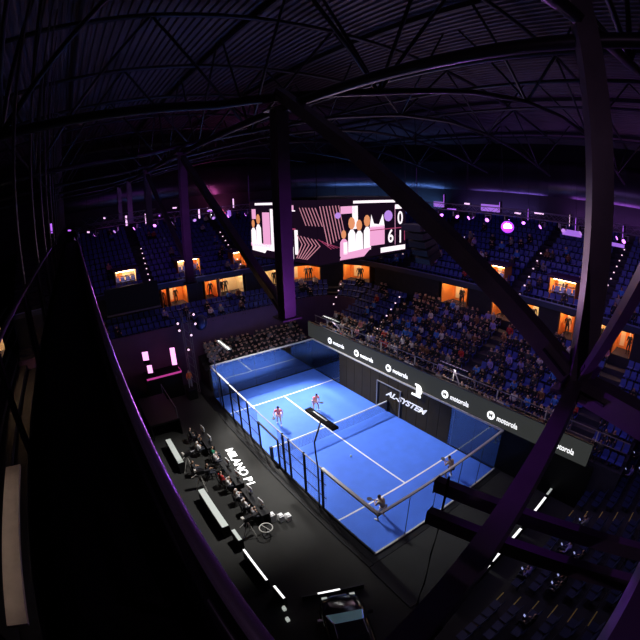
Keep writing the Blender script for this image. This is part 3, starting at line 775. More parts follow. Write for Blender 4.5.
# corner + left lower
def arc_rows(o0, z0, nrow, pitch, rise, sec, p, y_end, skip=()):
    for r in range(nrow):
        o = o0 + (r + .55) * pitch; z = z0 + r * rise; R_ = 6 + o; n_ = int(R_ * PI / 2 / .52); k = 0
        for i in range(n_):
            a = PI / 2 + (i + .5) / n_ * PI / 2
            if abs(math.degrees(a) - 135) < 40 / R_ : continue
            put(-.5 + R_ * math.cos(a), 12 + R_ * math.sin(a), z, a + PI / 2, sec, r, k, p); k += 1
        y = 11.8
        while y > y_end:
            if not any(abs(y - s) < .6 for s in skip): put(-6.5 - o, y, z, -PI / 2, sec, r, k, p)
            k += 1; y -= .51
arc_rows(-2.46, 5.35, 3, LP, LR, 'left lower stand', .13, -9)
AIS_U = [3.0, 15.0, 21.8]
for r in range(UN):
    y = 18.2 + (r + .55) * UPI; z = UZ + r * URI
    for k in range(66):
        x = 32.5 - .51 * k
        if x < -.5 or near_ais(x, AIS_U): continue
        put(x, y, z, PI, 'far upper stand', r, k, .16 if r < 7 else .04)
arc_rows(.2, UZ, UN, UPI, URI, 'left upper stand', .05, -10, (6.8, -2.8))
# right-hand end stand, dark
RZ, RP, RR, RN = 0.9, 0.85, 0.40, 15
for r in range(RN):
    x = 26.3 + (r + .55) * RP; z = RZ + r * RR
    for k in range(46):
        y = 17.5 - .52 * k
        if abs(y - 8.5) < .6 or abs(y - 1.5) < .6: continue
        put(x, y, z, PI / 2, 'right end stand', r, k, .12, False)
# audience on the low stand behind the left court wall: chairs + people
FA = 5
for r in range(FA):
    x = -1.75 - .45 * r - .0; z = 1.45 + .27 * r
    for k in range(19):
        y = 10.3 - .52 * k
        put(x, y, z, -PI / 2, 'low end stand', r, k, .93, False)
GR = [g for g in GR if inframe(g['p'], 6)]
for g in GR: g['d'] = (Vector(g['p']) - CAM).length

# terraces for the two extra stands
m = MB()
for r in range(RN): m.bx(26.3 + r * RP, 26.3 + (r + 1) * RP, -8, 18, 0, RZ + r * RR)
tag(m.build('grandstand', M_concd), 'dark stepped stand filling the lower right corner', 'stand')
m = MB()
for r in range(FA): m.bx(-1.75 - .45 * r - .25, -1.75 - .45 * r + .2, .2, 10.6, 0, 1.45 + .27 * r)
tag(m.build('grandstand', M_concd), 'small low stand full of people behind the left end of the court', 'stand')
m = MB(); m.bx(-1.4, -1.3, .2, 10.2, 0, 2.1); tag(m.build('stand_front_wall', M_panel), 'dark grey front wall of the low stand behind the left glass', 'wall')

def placeword(g):
    """position words tied to things one can find"""
    x, y, z = g['p']; s = g['sec']
    if s in ('far lower stand', 'far upper stand'):
        A = AIS_L if s == 'far lower stand' else AIS_U
        nm = ['left stairs', 'middle stairs', 'right stairs']
        j = min(range(3), key=lambda i: abs(A[i] - x)); n_ = int(round((abs(x - A[j]) - .35) / .51)); n_ = max(1, n_)
        return f"{ROWW[min(n_ - 1, 19)]} {'left' if x < A[j] else 'right'} of {nm[j]}"
    if s == 'right end stand':
        j = 8.5 if abs(y - 8.5) < abs(y - 1.5) else 1.5; n_ = max(1, int(round((abs(y - j) - .35) / .52)))
        return f"{ROWW[min(n_ - 1, 19)]} {'before' if y < j else 'beyond'} {'far' if j > 5 else 'near'} stairs"
    return f"{ROWW[min(g['k'], 19)]} from far end" if g['k'] < 20 else f"{ROWW[min(g['k'] - 20, 19)]} past the twentieth"
def where(g): return f"{g['sec']}, {ROWW[g['row']]} row"

for g in GR:
    if g['sec'] == 'low end stand': g['col'] = random.choice(['black', 'black', 'black', 'charcoal', 'charcoal', 'grey'])
    elif g['sec'] == 'far lower stand' and g['row'] < 3 and random.random() < .4: g['col'] = random.choice(['black', 'white', 'black'])
people = sorted([g for g in GR if g['man']], key=lambda g: g['d'])
seats = sorted([g for g in GR], key=lambda g: (g['man'], g['d']))
NP = 285
for g in people[:NP]:
    if g['sec'] == 'right end stand': g['col'] = random.choice(['black', 'charcoal', 'black', 'lilac', 'grey'])
    
    o = link('person', spectator_mesh(random.randrange(3), g['col'], random.randrange(2)), None, Vector(g['p']), g['r'] + random.uniform(-.25, .25))
    sc = random.uniform(.95, 1.06); o.scale = (sc, sc, sc)
    tag(o, f"person in {g['col']} top seated in {where(g)}, {placeword(g)}", 'person', f"spectators in the {g['sec']}")
NS = 295
for g in seats[:NS]:
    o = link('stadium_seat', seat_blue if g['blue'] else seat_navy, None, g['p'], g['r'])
    tag(o, f"empty {'blue' if g['blue'] else 'navy'} seat in {where(g)}, {placeword(g)}", 'seat', f"empty seats in the {g['sec']}")
def join_many(name, items, material_list):
    """items: list of (verts Nx3, faces, mat idx, location, rotz)"""
    V, F, MI = [], [], []; n0 = 0
    for (v, f_, mi, p, r) in items:
        c, s = math.cos(r), math.sin(r)
        vv = np.empty_like(v); vv[:, 0] = v[:, 0] * c - v[:, 1] * s + p[0]; vv[:, 1] = v[:, 0] * s + v[:, 1] * c + p[1]; vv[:, 2] = v[:, 2] + p[2]
        V.append(vv); F += [tuple(i + n0 for i in q) for q in f_]; MI += mi; n0 += len(v)
    me = bpy.data.meshes.new(name); me.from_pydata(np.concatenate(V).tolist(), [], F)
    for m_ in material_list: me.materials.append(m_)
    me.polygons.foreach_set('material_index', MI); me.update()
    return link(name, me)
def arr(me): return np.array([v.co[:] for v in me.vertices]), [tuple(p.vertices) for p in me.polygons], [p.material_index for p in me.polygons]
sa = arr(seat_blue)
items = [(sa[0], sa[1], [0 if g['blue'] else 1] * len(sa[1]), g['p'], g['r']) for g in seats[NS:]]
tag(join_many('stadium_seats', items, [M_seat, M_seatd]), 'all the remaining distant blue seats round the upper and lower stands', 'seats', kind='stuff')
cols_ = list(SHIRT.keys()); ml = [SK[0], M_trous, M_hair, M_shoe] + [SHIRT[c] for c in cols_]
la = [arr(me) for me in low_sp]; items = []
for g in people[NP:]:
    v, f_, mi = la[random.randrange(3)]; ci = 4 + cols_.index(g['col'])
    mp = {0: 0, 1: ci, 2: 1, 3: 2, 4: 3}
    items.append((v, f_, [mp[i] for i in mi], g['p'], g['r'] + random.uniform(-.3, .3)))
if items: tag(join_many('crowd', items, ml), 'distant seated crowd scattered over the far and upper stands', 'crowd', kind='stuff')

# ---- players
def limb_cloth(name, J, keys_edges, grow, mt, parent):
    ks = []
    for a, b in keys_edges:
        for k in (a, b):
            if k not in ks: ks.append(k)
    V = [J[k] for k in ks]; R = [rad(k) + grow for k in ks]
    me = skin(name, V, [(ks.index(a), ks.index(b)) for a, b in keys_edges], R, 0, 1); me.materials.append(mt)
    return link(name, me, parent)
def mid(a, b, t): return tuple(Vector(a).lerp(Vector(b), t))
def player(loc, rz_, J, top, short, label, hair=M_hair, sk=0, scale=1.0):
    me = human_mesh('player_body', J, 1, True); me.materials.clear(); me.materials.append(SK[sk])
    for p_ in me.polygons: p_.material_index = 0
    b = link('person', me, None, loc, rz_); b.scale = (scale,) * 3; tag(b, label, 'person', 'padel players on the blue court')
    J2 = dict(J)
    for s in 'lr':
        J2['sl' + s] = mid(J['sh' + s], J['el' + s], .6); J2['th' + s] = mid(J['hp' + s], J['kn' + s], .65)
    RAD['sl'] = .05; RAD['th'] = .075
    limb_cloth('shirt', J2, [('pel', 'sp'), ('sp', 'ch'), ('ch', 'shl'), ('ch', 'shr'), ('shl', 'sll'), ('shr', 'slr')], .022, top, b)
    limb_cloth('shorts', J2, [('pel', 'hpl'), ('pel', 'hpr'), ('hpl', 'thl'), ('hpr', 'thr')], .024, short, b)
    for s in 'lr':
        m = MB(); a = Vector(J['an' + s]); t = Vector(J['to' + s]); d = (t - a); d.z = 0; d.normalize()
        m.tube([a - d * .06 + Vector((0, 0, -.04)), a + Vector((0, 0, -.035)), t + Vector((0, 0, .01)), t + d * .07], [.045, .055, .048, .02], 8)
        m.build('shoe', M_shoew, b, smooth=True)
    m = MB(); h = Vector(J['ht']); m.ball((h.x, h.y - .018, h.z + .0), .098, 12, 8, sc=(.97, 1.0, .92)); m.build('hair', hair, b, smooth=True)
    for s in (-1, 1):
        m = MB(); h = Vector(J['hd']); m.ball((h.x + s * .033, h.y + .082, h.z + .035), .012, 6, 4); m.build('eye', M_black, b)
    return b
def racket(b, J, side, label):
    w_ = Vector(J['wr' + side]); d = (w_ - Vector(J['el' + side])).normalized(); pos = w_ + d * .09
    r = thing('padel_racket', label, 'racket', b.matrix_basis @ pos)
    R3 = Matrix.Rotation(b.rotation_euler.z, 3, 'Z'); dd = (R3 @ (d + Vector((0, .5, .1)))).normalized()
    m = MB(); m.tube([(0, 0, 0), dd * .14], .017, 8); m.build('grip', M_black, r)
    m = MB(); c = dd * .29; u = dd; s_ = u.cross(Vector((0, 0, 1))).normalized(); n_ = u.cross(s_)
    vs = [c + (u * math.cos(2 * PI * i / 18) * .15 + s_ * math.sin(2 * PI * i / 18) * .125) + n_ * (.019 * j) for j in (-1, 1) for i in range(18)]
    m.add(vs, [tuple(range(18))[::-1], tuple(range(18, 36))] + [(i, (i + 1) % 18, 18 + (i + 1) % 18, 18 + i) for i in range(18)])
    m.build('face', mat('racket_face', (0.05, 0.05, 0.06), .4), r)
RUN = dict(STAND); RUN.update(knl=(-.12, .28, .58), anl=(-.14, .16, .16), tol=(-.14, .32, .10), knr=(.12, -.05, .5), anr=(.14, -.36, .11), tor=(.14, -.24, .04), ch=(0, .1, 1.28), nk=(0, .15, 1.45), hd=(0, .2, 1.54), ht=(0, .21, 1.64), shl=(-.19, .12, 1.37), shr=(.19, .12, 1.37), ell=(-.3, .02, 1.12), wrl=(-.28, .2, 1.02), elr=(.34, .2, 1.15), wrr=(.34, .42, 1.12), sp=(0, .05, 1.1))
READY = dict(STAND); READY.update(pel=(0, -.1, .88), hpl=(-.11, -.08, .84), hpr=(.11, -.08, .84), knl=(-.22, .12, .47), knr=(.22, .12, .47), anl=(-.26, -.02, .09), anr=(.26, -.02, .09), tol=(-.29, .13, .035), tor=(.29, .13, .035), sp=(0, -.05, 1.04), ch=(0, .06, 1.2), nk=(0, .14, 1.36), hd=(0, .2, 1.44), ht=(0, .22, 1.54), shl=(-.19, .09, 1.29), shr=(.19, .09, 1.29), ell=(-.26, .2, 1.03), elr=(.26, .2, 1.03), wrl=(-.06, .42, 1.02), wrr=(.1, .42, 1.04))
PKS = mat('shirt_coral', (1.0, 0.24, 0.24), .7); PKW = mat('shorts_pale', (1.0, 0.62, 0.60), .7)
TAN = mat('shirt_tan', (0.55, 0.42, 0.25), .7)
p1 = player((6.7, 2.45, 0.012), -PI / 2 - .5, RUN, PKS, PKW, 'player in coral shirt running near the wire door', sk=0)
racket(p1, RUN, 'r', 'dark racket in the hand of the running coral player')
p2 = player((6.6, 5.7, 0.012), -PI / 2, READY, PKS, PKW, 'player in coral shirt crouching beside the centre line left of the net', sk=0)
racket(p2, READY, 'r', 'dark racket in the hand of the crouching coral player')
p3 = player((18.2, 1.95, 0.012), PI / 2 + .2, READY, TAN, SHIRT['white'], 'dark-haired player in tan and white at the near right corner', sk=1)
racket(p3, READY, 'r', 'racket held by the player in the near right corner')
p4 = player((18.45, 7.25, 0.012), PI / 2, READY, TAN, SHIRT['black'], 'player in tan top and black shorts at the far right back wall', sk=1)
racket(p4, READY, 'l', 'racket held by the player at the far right back wall')

# ---- courtside staff, desks, cameras
chair = MB(); chair.box((0, 0, .44), (.42, .42, .04)); chair.box((0, -.2, .68), (.42, .03, .34))
for sx in (-1, 1):
    for sy in (-1, 1): chair.beam((sx * .18, sy * .18, 0), (sx * .18, sy * .18, .43), .03, .03)
def folding_chair(x, y, rz_, label):
    r = thing('folding_chair', label, 'chair', (x, y, 0), rz_, 'courtside chairs')
    m = MB(); m.box((0, 0, .44), (.42, .42, .04)); m.build('seat', M_black, r)
    m = MB(); m.box((0, -.2, .68), (.42, .03, .34)); m.build('backrest', M_black, r)
    for sx in (-1, 1):
        for sy in (-1, 1): m = MB(); m.beam((sx * .18, sy * .18, 0), (sx * .18, sy * .18, .43), .03, .03); m.build('leg', M_dark, r)
staff = [(5.3, -3.9, 'charcoal', 'first at the upper end of the desks'), (6.3, -3.7, 'black', 'beside the first white-shirted helper'), (7.1, -4.0, 'white', 'at the upper desks, broad white back'), (8.2, -3.35, 'green', 'beside the square white monitor'),
         (8.9, -3.5, 'white', 'behind the green-topped helper'), (9.7, -4.3, 'black', 'at the middle of the desks'), (10.9, -3.9, 'red', 'the only red top at the desks'), (11.5, -3.8, 'white', 'next to the red-topped helper'),
         (12.7, -3.75, 'white', 'below the middle of the desks, arms forward'), (13.7, -3.75, 'white', 'near the lower desk end, bright round back'), (14.5, -3.7, 'grey', 'at the lower desk end'), (9.0, -5.0, 'charcoal', 'by the upper camera tripod')]
for i, (x, y, c, ww) in enumerate(staff):
    folding_chair(x, y, -.1, f'black folding chair under the helper {ww}')
    hc = M_hair if c != 'white' else SHIRT['white']
    me = dress(base_sp[i % 3], SK[i % 2], SHIRT[c], M_trous, hc)
    o = link('person', me, None, (x, y + .02, 0.0), -.1 + random.uniform(-.4, .4)); tag(o, f'courtside helper in {c} top seated {ww}', 'person', 'courtside helpers')
def desk(x0, x1, y, label):
    r = thing('desk', label, 'table', ((x0 + x1) / 2, y, 0)); L = x1 - x0
    m = MB(); m.box((0, 0, .73), (L, .5, .04)); m.build('table_top', M_black, r)
    m = MB(); m.box((0, .23, .36), (L, .03, .70)); m.build('front_panel', M_black, r)
    for sx in (-1, 1):
        for sy in (-1, 1): m = MB(); m.beam((sx * (L / 2 - .06), sy * .18, 0), (sx * (L / 2 - .06), sy * .18, .72), .05, .05); m.build('leg', M_dark, r)
desk(4.8, 7.6, -3.2, 'long dark desk at the upper end of the courtside row')
desk(9.4, 12.0, -3.15, 'long dark desk in front of the red-topped helper')
desk(12.4, 15.0, -3.1, 'long dark desk at the lower end of the courtside row')
def monitor(x, y, z, rz_, label):
    r = thing('monitor', label, 'monitor', (x, y, z), rz_)
    m = MB(); m.box((0, 0, .02), (.22, .16, .03)); m.build('foot', M_black, r)
    m = MB(); m.beam((0, 0, .03), (0, 0, .2), .03, .03); m.build('neck', M_black, r)
    m = MB(); m.box((0, 0, .34), (.5, .04, .32)); m.build('casing', mat('pale_case', (.6, .6, .6), .5), r)
for x, ww in ((5.6, 'above the upper desk'), (6.9, 'at the right end of the upper desk'), (10.0, 'left on the middle desk'), (11.4, 'right on the middle desk'), (13.0, 'left on the lower desk'), (14.3, 'right on the lower desk')):
    monitor(x, -3.0, .75, .1, f'pale flat monitor {ww}')
def tv_camera(x, y, rz_, label):
    r = thing('television_camera', label, 'camera', (x, y, 0), rz_)
    for k in range(3):
        a = 2 * PI * k / 3 + .5; m = MB(); m.tube([(math.cos(a) * .42, math.sin(a) * .42, 0), (0, 0, 1.15)], .022, 6); m.build('tripod_leg', M_rim, r)
    m = MB(); m.box((0, .05, 1.32), (.22, .5, .26)); m.build('camera_body', M_black, r)
    m = MB(); m.tube([(0, .3, 1.32), (0, .58, 1.32), (0, .66, 1.32)], [.08, .08, .1], 10); m.build('lens', M_dark, r)
    m = MB(); m.box((0, -.22, 1.47), (.2, .12, .12)); m.build('viewfinder', M_rim, r)
    m = MB(); m.tube([(.1, -.2, 1.25), (.14, -.55, 1.1)], .014, 6); m.build('pan_bar', M_rim, r)
tv_camera(8.3, -5.1, .2, 'broadcast camera on pale tripod behind the upper desks')
tv_camera(10.4, -5.0, -.2, 'broadcast camera on pale tripod behind the middle desks')
tv_camera(15.3, -4.3, .1, 'broadcast camera beside the white ring at the desk end')
# ring light and small white boxes at the lower end
r = thing('ring_lamp', 'white ring standing at the lower end of the desks', 'lamp', (15.75, -3.55, 0))
m = MB(); m.tube([(0.34 * math.cos(2 * PI * i / 20), 0.34 * math.sin(2 * PI * i / 20), .62) for i in range(21)], .03, 6); m.build('ring', M_rim, r, smooth=True)
m = MB(); m.tube([(-.3, -.1, .62), (.3, .1, .62)], .02, 6); m.build('cross_bar', M_rim, r)
m = MB(); m.tube([(0, 0, 0), (0, 0, .62)], .03, 6); m.box((0, 0, .02), (.4, .4, .04)); m.build('stand', M_black, r)
for i, (x, y, h) in enumerate([(14.9, -2.75, .5), (15.15, -2.35, .4), (15.3, -2.0, .35)]):
    m = MB(); m.box((0, 0, h / 2), (.34, .26, h)); m.box((0, 0, h + .03), (.2, .2, .06))
    tag(m.build('cooler_box', mat('box_white', (.8, .8, .8), .5), loc=(x, y, 0)), f'small white box by the lower desk end, {["closest to the desk", "middle of the three", "furthest out on the floor"][i]}', 'box')

# car
def car():
    r = thing('car', 'glossy black car parked nose toward the court, pale green windscreen', 'car', (23.25, -4.05, 0), PI - .42)   # local +X = forward
    cp_ = mat('car_black', (0.006, 0.006, 0.008), .12, .3, spec=.8)
    gl = mat('car_glass', (0.30, 0.75, 0.58), .35, 0.0, spec=.8)
    sec = [(-2.2, .55, .45, .80), (-2.1, .80, .30, .95), (-1.5, .90, .25, 1.02), (-.6, .93, .22, 1.0), (.4, .93, .22, .98), (1.2, .92, .25, .92), (1.8, .86, .3, .80), (2.12, .70, .38, .68), (2.2, .55, .45, .6)]
    m = MB(); vs = []; n = 12
    for (x, hw, zb, zt) in sec:
        zc = (zb + zt) / 2; hh = (zt - zb) / 2
        for k in range(n):
            a = 2 * PI * (k + .5) / n; c, s = math.cos(a), math.sin(a)
            e = .45
            vs.append((x, hw * math.copysign(abs(c) ** e, c), zc + hh * math.copysign(abs(s) ** e, s)))
    fs = [(i * n + k, i * n + (k + 1) % n, (i + 1) * n + (k + 1) % n, (i + 1) * n + k) for i in range(len(sec) - 1) for k in range(n)]
    fs += [tuple(range(n))[::-1], tuple(range((len(sec) - 1) * n, len(sec) * n))]
    m.add(vs, fs); m.build('car_body', cp_, r, smooth=True)
    # cabin
    m = MB(); m.add([(-1.7, -.66, .98), (-1.7, .66, .98), (1.0, .72, .94), (1.0, -.72, .94), (-1.25, -.55, 1.40), (-1.25, .55, 1.40), (.25, .57, 1.43), (.25, -.57, 1.43), (-.5, -.58, 1.47), (-.5, .58, 1.47)],
                    [(4, 8, 9, 5), (8, 7, 6, 9)]); m.build('roof', cp_, r)
    m = MB(); m.add([(1.02, -.73, .93), (1.02, .73, .93), (.25, .57, 1.425), (.25, -.57, 1.425)], [(0, 1, 2, 3)]); m.build('windscreen', gl, r)
    m = MB(); m.add([(-1.75, -.66, .97), (-1.75, .66, .97), (-1.25, .55, 1.395), (-1.25, -.55, 1.395)], [(3, 2, 1, 0)]); m.build('rear_window', gl, r)
    for s in (-1, 1):
        m = MB(); m.add([(-1.7, s * .7, .97), (1.0, s * .74, .93), (.25, s * .575, 1.42), (-.5, s * .585, 1.46), (-1.25, s * .555, 1.39)], [(0, 1, 2, 3, 4)]); m.build('side_window', mat('tint_glass', (.01, .012, .015), .08, spec=.8), r)
        m = MB(); m.beam((.98, s * .74, .95), (.25, s * .575, 1.44), .05, .03); m.beam((-.5, s * .58, 1.47), (.25, s * .57, 1.445), .04, .03); m.build('pillar', mat('chrome_strip', (.6, .6, .6), .2, .9), r)
        m = MB(); m.box((.75, s * 1.02, 1.0), (.12, .2, .13)); m.beam((.75, s * .9, .96), (.75, s * 1.0, .98), .03, .03); m.build('mirror', M_rim if s > 0 else cp_, r)
        m = MB(); m.box((2.1, s * .6, .66), (.1, .22, .06)); m.build('headlamp', M_ledgrey, r)
        for x in (-1.35, 1.35):
            m = MB(); m.tube([(x, s * .76, .33), (x, s * .95, .33)], .33, 18); wv = m.build('wheel', M_black, r)
            m = MB(); m.tube([(x, s * .951, .33), (x, s * .965, .33)], .2, 10); m.build('hub', M_steel, wv)
    m = MB(); m.box((2.2, 0, .5), (.04, .5, .12)); m.build('number_plate', M_line, r)
    m = MB(); m.box((2.17, 0, .62), (.05, .7, .05)); m.build('grille', mat('chrome_strip', (0, 0, 0)), r)
    for k, (x, y_) in enumerate([(1.75, -.45), (1.78, -.2), (1.8, .1), (1.75, .35)]):
        pass
car()
r = thing('low_board', 'thin dark sign board with a white lit bar in front of the black car', 'board', (20.8, -3.0, 0), -.38)
m = MB(); m.bx(-.05, .05, -1.45, 1.35, 0, .34); m.build('board_body', M_dark, r)
m = MB(); m.bx(-.04, .05, -.75, .25, .34, .36); m.build('lit_bar', M_ledw, r)
for i, (x, y_) in enumerate([(20.3, -5.3), (20.9, -5.5), (22.4, -6.2)]):
    m = MB(); m.box((0, 0, .1), (.16, .14, .2)); m.ball((0, 0, .26), .07, 8, 6)
    tag(m.build('lamp_stand', M_ledgrey, loc=(x, y_, 0)), f'small pale floor lamp beside the black car, {["furthest from it", "middle one", "nearest the handrail"][i]}', 'lamp', 'small lamps beside the car')

# ================================================================ VIDEO CUBE
def az(deg, d, z): a = math.radians(deg); return Vector((CAM.x - d * math.cos(a), CAM.y + d * math.sin(a), z))
VL, VM, VR = az(25, 31, 0), az(34.4, 25, 0), az(46.7, 31.5, 0)
ZB, ZT = 11.54, 15.62
cube = thing('video_cube', 'large hanging video scoreboard showing players, pink stripes and score 6 1', 'screen', (VM.x, VM.y, ZB))
VB = VL + VR - VM
m = MB(); pts = [VL, VM, VR, VB]; vs = [(p.x - VM.x, p.y - VM.y, z) for z in (-.12, ZT - ZB + .12) for p in pts]
m.add(vs, [(0, 3, 2, 1), (4, 5, 6, 7), (0, 1, 5, 4), (1, 2, 6, 5), (2, 3, 7, 6), (3, 0, 4, 7)]); m.build('screen_housing', M_black, cube)
E_w = mat('screen_white', (0, 0, 0), spec=0.0, emit=(1, .88, .95), estr=1.2); E_p = mat('screen_pink', (0, 0, 0), emit=(.95, .42, .72), estr=.95)
E_dp = mat('screen_deep_pink', (0, 0, 0), emit=(.62, .08, .22), estr=.6); E_k = mat('screen_black', (0, 0, 0), 1.0, emit=(.008, .003, .01), estr=1, spec=0.0)
E_o = mat('screen_orange', (0, 0, 0), emit=(.85, .32, .13), estr=.9); E_v = mat('screen_violet', (0, 0, 0), emit=(.5, .25, .8), estr=1); E_st = mat('screen_stripe', (0, 0, 0), emit=(.72, .28, .38), estr=.75)
class Face:
    def __init__(s, a, b): s.a, s.b = a, b; s.d = (b - a); s.n = Vector((-s.d.y, s.d.x, 0)).normalized(); 
    def pt(s, u, v, off):
        p = s.a + s.d * u - VM; nn = s.n if (CAM - s.a).dot(s.n) > 0 else -s.n
        return (p.x + nn.x * off, p.y + nn.y * off, v * (ZT - ZB))
    def poly(s, m, uv, mt, off=.02): m.add([s.pt(u, v, off) for u, v in uv], [tuple(range(len(uv)))], mt)
    def q(s, m, u0, v0, u1, v1, mt, off=.02): s.poly(m, [(u0, v0), (u1, v0), (u1, v1), (u0, v1)], mt, off)
    def stripe(s, m, u0, v0, u1, v1, wd, mt, off=.03): s.poly(m, [(u0 - wd / 2, v0), (u0 + wd / 2, v0), (u1 + wd / 2, v1), (u1 - wd / 2, v1)], mt, off)
FL, FR = Face(VL, VM), Face(VM, VR)
def figure(F, m, u, v, h, wd, top, face=None):
    F.poly(m, [(u - wd, v), (u + wd, v), (u + wd * .9, v + h * .55), (u + wd * .35, v + h * .66), (u - wd * .35, v + h * .66), (u - wd * .9, v + h * .55)], top, .035)
    F.poly(m, [(u + h * .06 * math.cos(2 * PI * i / 10), v + h * .83 + h * .17 * math.sin(2 * PI * i / 10)) for i in range(10)], face or E_o, .036)
m = MB()
F = FL
F.q(m, 0, 0, 1, 1, E_k, .01)
figure(F, m, .06, .22, .45, .045, E_w); figure(F, m, .15, .22, .55, .045, E_w); F.q(m, .0, .18, .34, .24, E_p)
F.q(m, .04, .68, .11, .86, E_p); F.q(m, .22, .22, .34, .80, E_p); F.q(m, .35, .2, .4, .86, E_w)
F.poly(m, [(.02, .10), (.24, .07), (.27, .13), (.42, .12), (.42, .24), (.02, .22)], E_w)
F.q(m, .1, .93, .6, .97, E_w); F.q(m, .42, .52, .72, .545, E_dp, .03); F.q(m, .62, .04, .68, .24, E_w); F.q(m, .70, .12, .745, .52, E_w); F.q(m, .6, .84, .7, .92, E_p)
F.q(m, .5, .82, .72, .84, E_w)
for k in range(6):
    o_ = .045 * k
    F.stripe(m, .74 + o_, .44 - o_ * .2, .80 + o_ , .30, .014, E_st); F.stripe(m, .80 + o_, .30, .72 + o_ * .6, .06, .014, E_st)
    F.stripe(m, .78 + .04 * k, .88, .86 + .04 * k, .60, .012, E_st)
m.build('picture', None, cube)
m = MB(); F = FR
F.q(m, 0, 0, 1, 1, E_k, .01)
for k in range(7): F.stripe(m, .02 + .030 * k, .90, .09 + .028 * k, .28 + .02 * k, .009, E_st)
for k in range(4): F.stripe(m, .0 + .03 * k, .40 - .03 * k, .12 + .03 * k, .22, .008, E_dp)
F.q(m, .22, .76, .37, .88, E_p); F.q(m, .34, .5, .40, .88, E_w)
for (u, v, h) in ((.245, .08, .42), (.33, .1, .6), (.41, .1, .55), (.50, .12, .6)): figure(F, m, u, v, h, .042, E_w if h > .5 else E_p)
F.poly(m, [(.2, .02), (.46, .02), (.55, .16), (.22, .12)], E_p, .04); F.q(m, .24, .1, .28, .3, E_w, .04)
F.q(m, .53, .18, .71, .52, E_p, .04); F.poly(m, [(.53, .5), (.55, .72), (.58, .56), (.64, .54), (.69, .72), (.71, .5)], E_w, .04)
F.q(m, .53, .44, .99, .455, E_dp, .045); F.q(m, .72, .16, .845, .43, E_k, .042); F.q(m, .845, .14, .85, .86, E_p, .045)
F.q(m, .35, .92, .85, .965, E_w, .04); F.q(m, .66, .03, .99, .12, E_w, .04); F.q(m, .85, .80, .94, .88, E_w, .04); F.q(m, .975, .2, .985, .5, E_dp, .04)
F.poly(m, [(.76 + .055 * math.cos(2 * PI * i / 12), .68 + .1 * math.sin(2 * PI * i / 12)) for i in range(12)], E_v, .04)
F.poly(m, [(.19 + .03 * math.cos(2 * PI * i / 12), .74 + .05 * math.sin(2 * PI * i / 12)) for i in range(12)], E_v, .04)
m.build('picture', None, cube)
rzF = math.atan2(FR.d.y, FR.d.x)
for (t_, u, v, s_) in (('6', .785, .3, 1.35), ('1', .915, .27, 1.35), ('0', .915, .62, 1.35)):
    p = FR.pt(u, v, .07); text('score_digit', t_, s_, E_w, cube, p, (PI / 2, 0, rzF), .02, .003, 1, 0, 'CENTER')
for p in (VL, VR, VB, VM):
    m = MB(); m.tube([(p.x - VM.x, p.y - VM.y, ZT - ZB), (p.x - VM.x, p.y - VM.y, 20.5 - ZB)], .03, 5); m.build('suspension_cable', M_dark, cube)
lt = light('screen_glow', 'AREA', (FR.a + FR.d * .5 + Vector((.3, -.3, 13.5))), (30, 0, 14), 120, (1, .6, .85), 5, size_y=3)

# ================================================================ RIG: trusses, moving heads, speakers
def box_truss(a, b, label, s=.45):
    a = Vector(a); b = Vector(b); d = b - a; L = d.length; d.normalize(); side = d.cross(Vector((0, 0, 1))).normalized() * s / 2; up = Vector((0, 0, s / 2))
    r = thing('lighting_truss', label, 'truss', a)
    for i, (p, q) in enumerate(((1, 1), (1, -1), (-1, 1), (-1, -1))):
        m = MB(); o_ = side * p + up * q; m.tube([o_, o_ + d * L], .028, 6); m.build('chord', M_steel, r, smooth=True)
    m = MB(); n_ = int(L / .6)
    for i in range(n_):
        p0 = d * (L * i / n_); p1 = d * (L * (i + 1) / n_); s_ = 1 if i % 2 else -1
        m.tube([p0 + side + up * s_, p1 + side - up * s_], .012, 4, cap=False); m.tube([p0 - side - up * s_, p1 - side + up * s_], .012, 4, cap=False)
        m.tube([p0 + side * s_ + up, p1 - side * s_ + up], .012, 4, cap=False)
    m.build('lacing', M_steel, r)
    for t in (.08, .5, .92):
        m = MB(); m.tube([d * L * t + up, d * L * t + Vector((0, 0, 6.5))], .015, 5); m.build('hoist_cable', M_dark, r)
box_truss((30, 15, 15.1), (1, 15, 15.1), 'long lighting truss hung along the far stand')
box_truss((-3.5, 13, 15.1), (-3.5, -12, 15.1), 'lighting truss hung across the left end')
box_truss((26, 19.5, 14.9), (8, 19.5, 14.9), 'second lighting truss hung over the far upper stand')
box_truss((2.5, -3.5, 15.6), (2.5, -8.5, 15.6), 'short purple-lit truss next to the catwalk far left')
def moving_head(name='moving_head_lamp', lens=M_lens, hot=False):
    r = bpy.data.objects.new(name, None); COL.objects.link(r)
    m = MB(); m.box((0, 0, -.06), (.34, .24, .12)); m.build('lamp_base', M_black, r)
    m = MB(); m.box((-.19, 0, -.26), (.04, .12, .34)); m.box((.19, 0, -.26), (.04, .12, .34)); m.box((0, 0, -.13), (.4, .12, .04)); m.build('yoke', M_steel, r)
    m = MB(); R_ = .27 if hot else .14
    m.tube([(0, .16, -.2), (0, 0, -.3), (0, -.22, -.44)], [.11, .15, R_ + .01], 12); m.build('lamp_housing', M_dark, r, smooth=True)
    m = MB(); m.tube([(0, -.2205, -.4405), (0, -.235, -.449)], R_, 16); m.build('lens', lens, r)
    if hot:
        m = MB(); m.tube([(0, -.2, -.43), (0, -.232, -.446)], .42, 20); m.build('lens_halo', mat('halo_purple', (.3, .05, .6), .3, emit=(.35, .05, .85), estr=1.6), r)  # glowing disc standing in for the purple glare halo round the spot
    return r
protos = [moving_head(lens=M_lens), moving_head(lens=M_lenson)]
spots = []
for i in range(20): spots.append((1.6 + i * 1.42, 15.0, 14.87, i))
for i in range(14): spots.append((-3.5, -10.5 + i * 1.65, 14.87, i))
for i in range(11): spots.append((8.5 + i * 1.6, 19.5, 14.67, i))
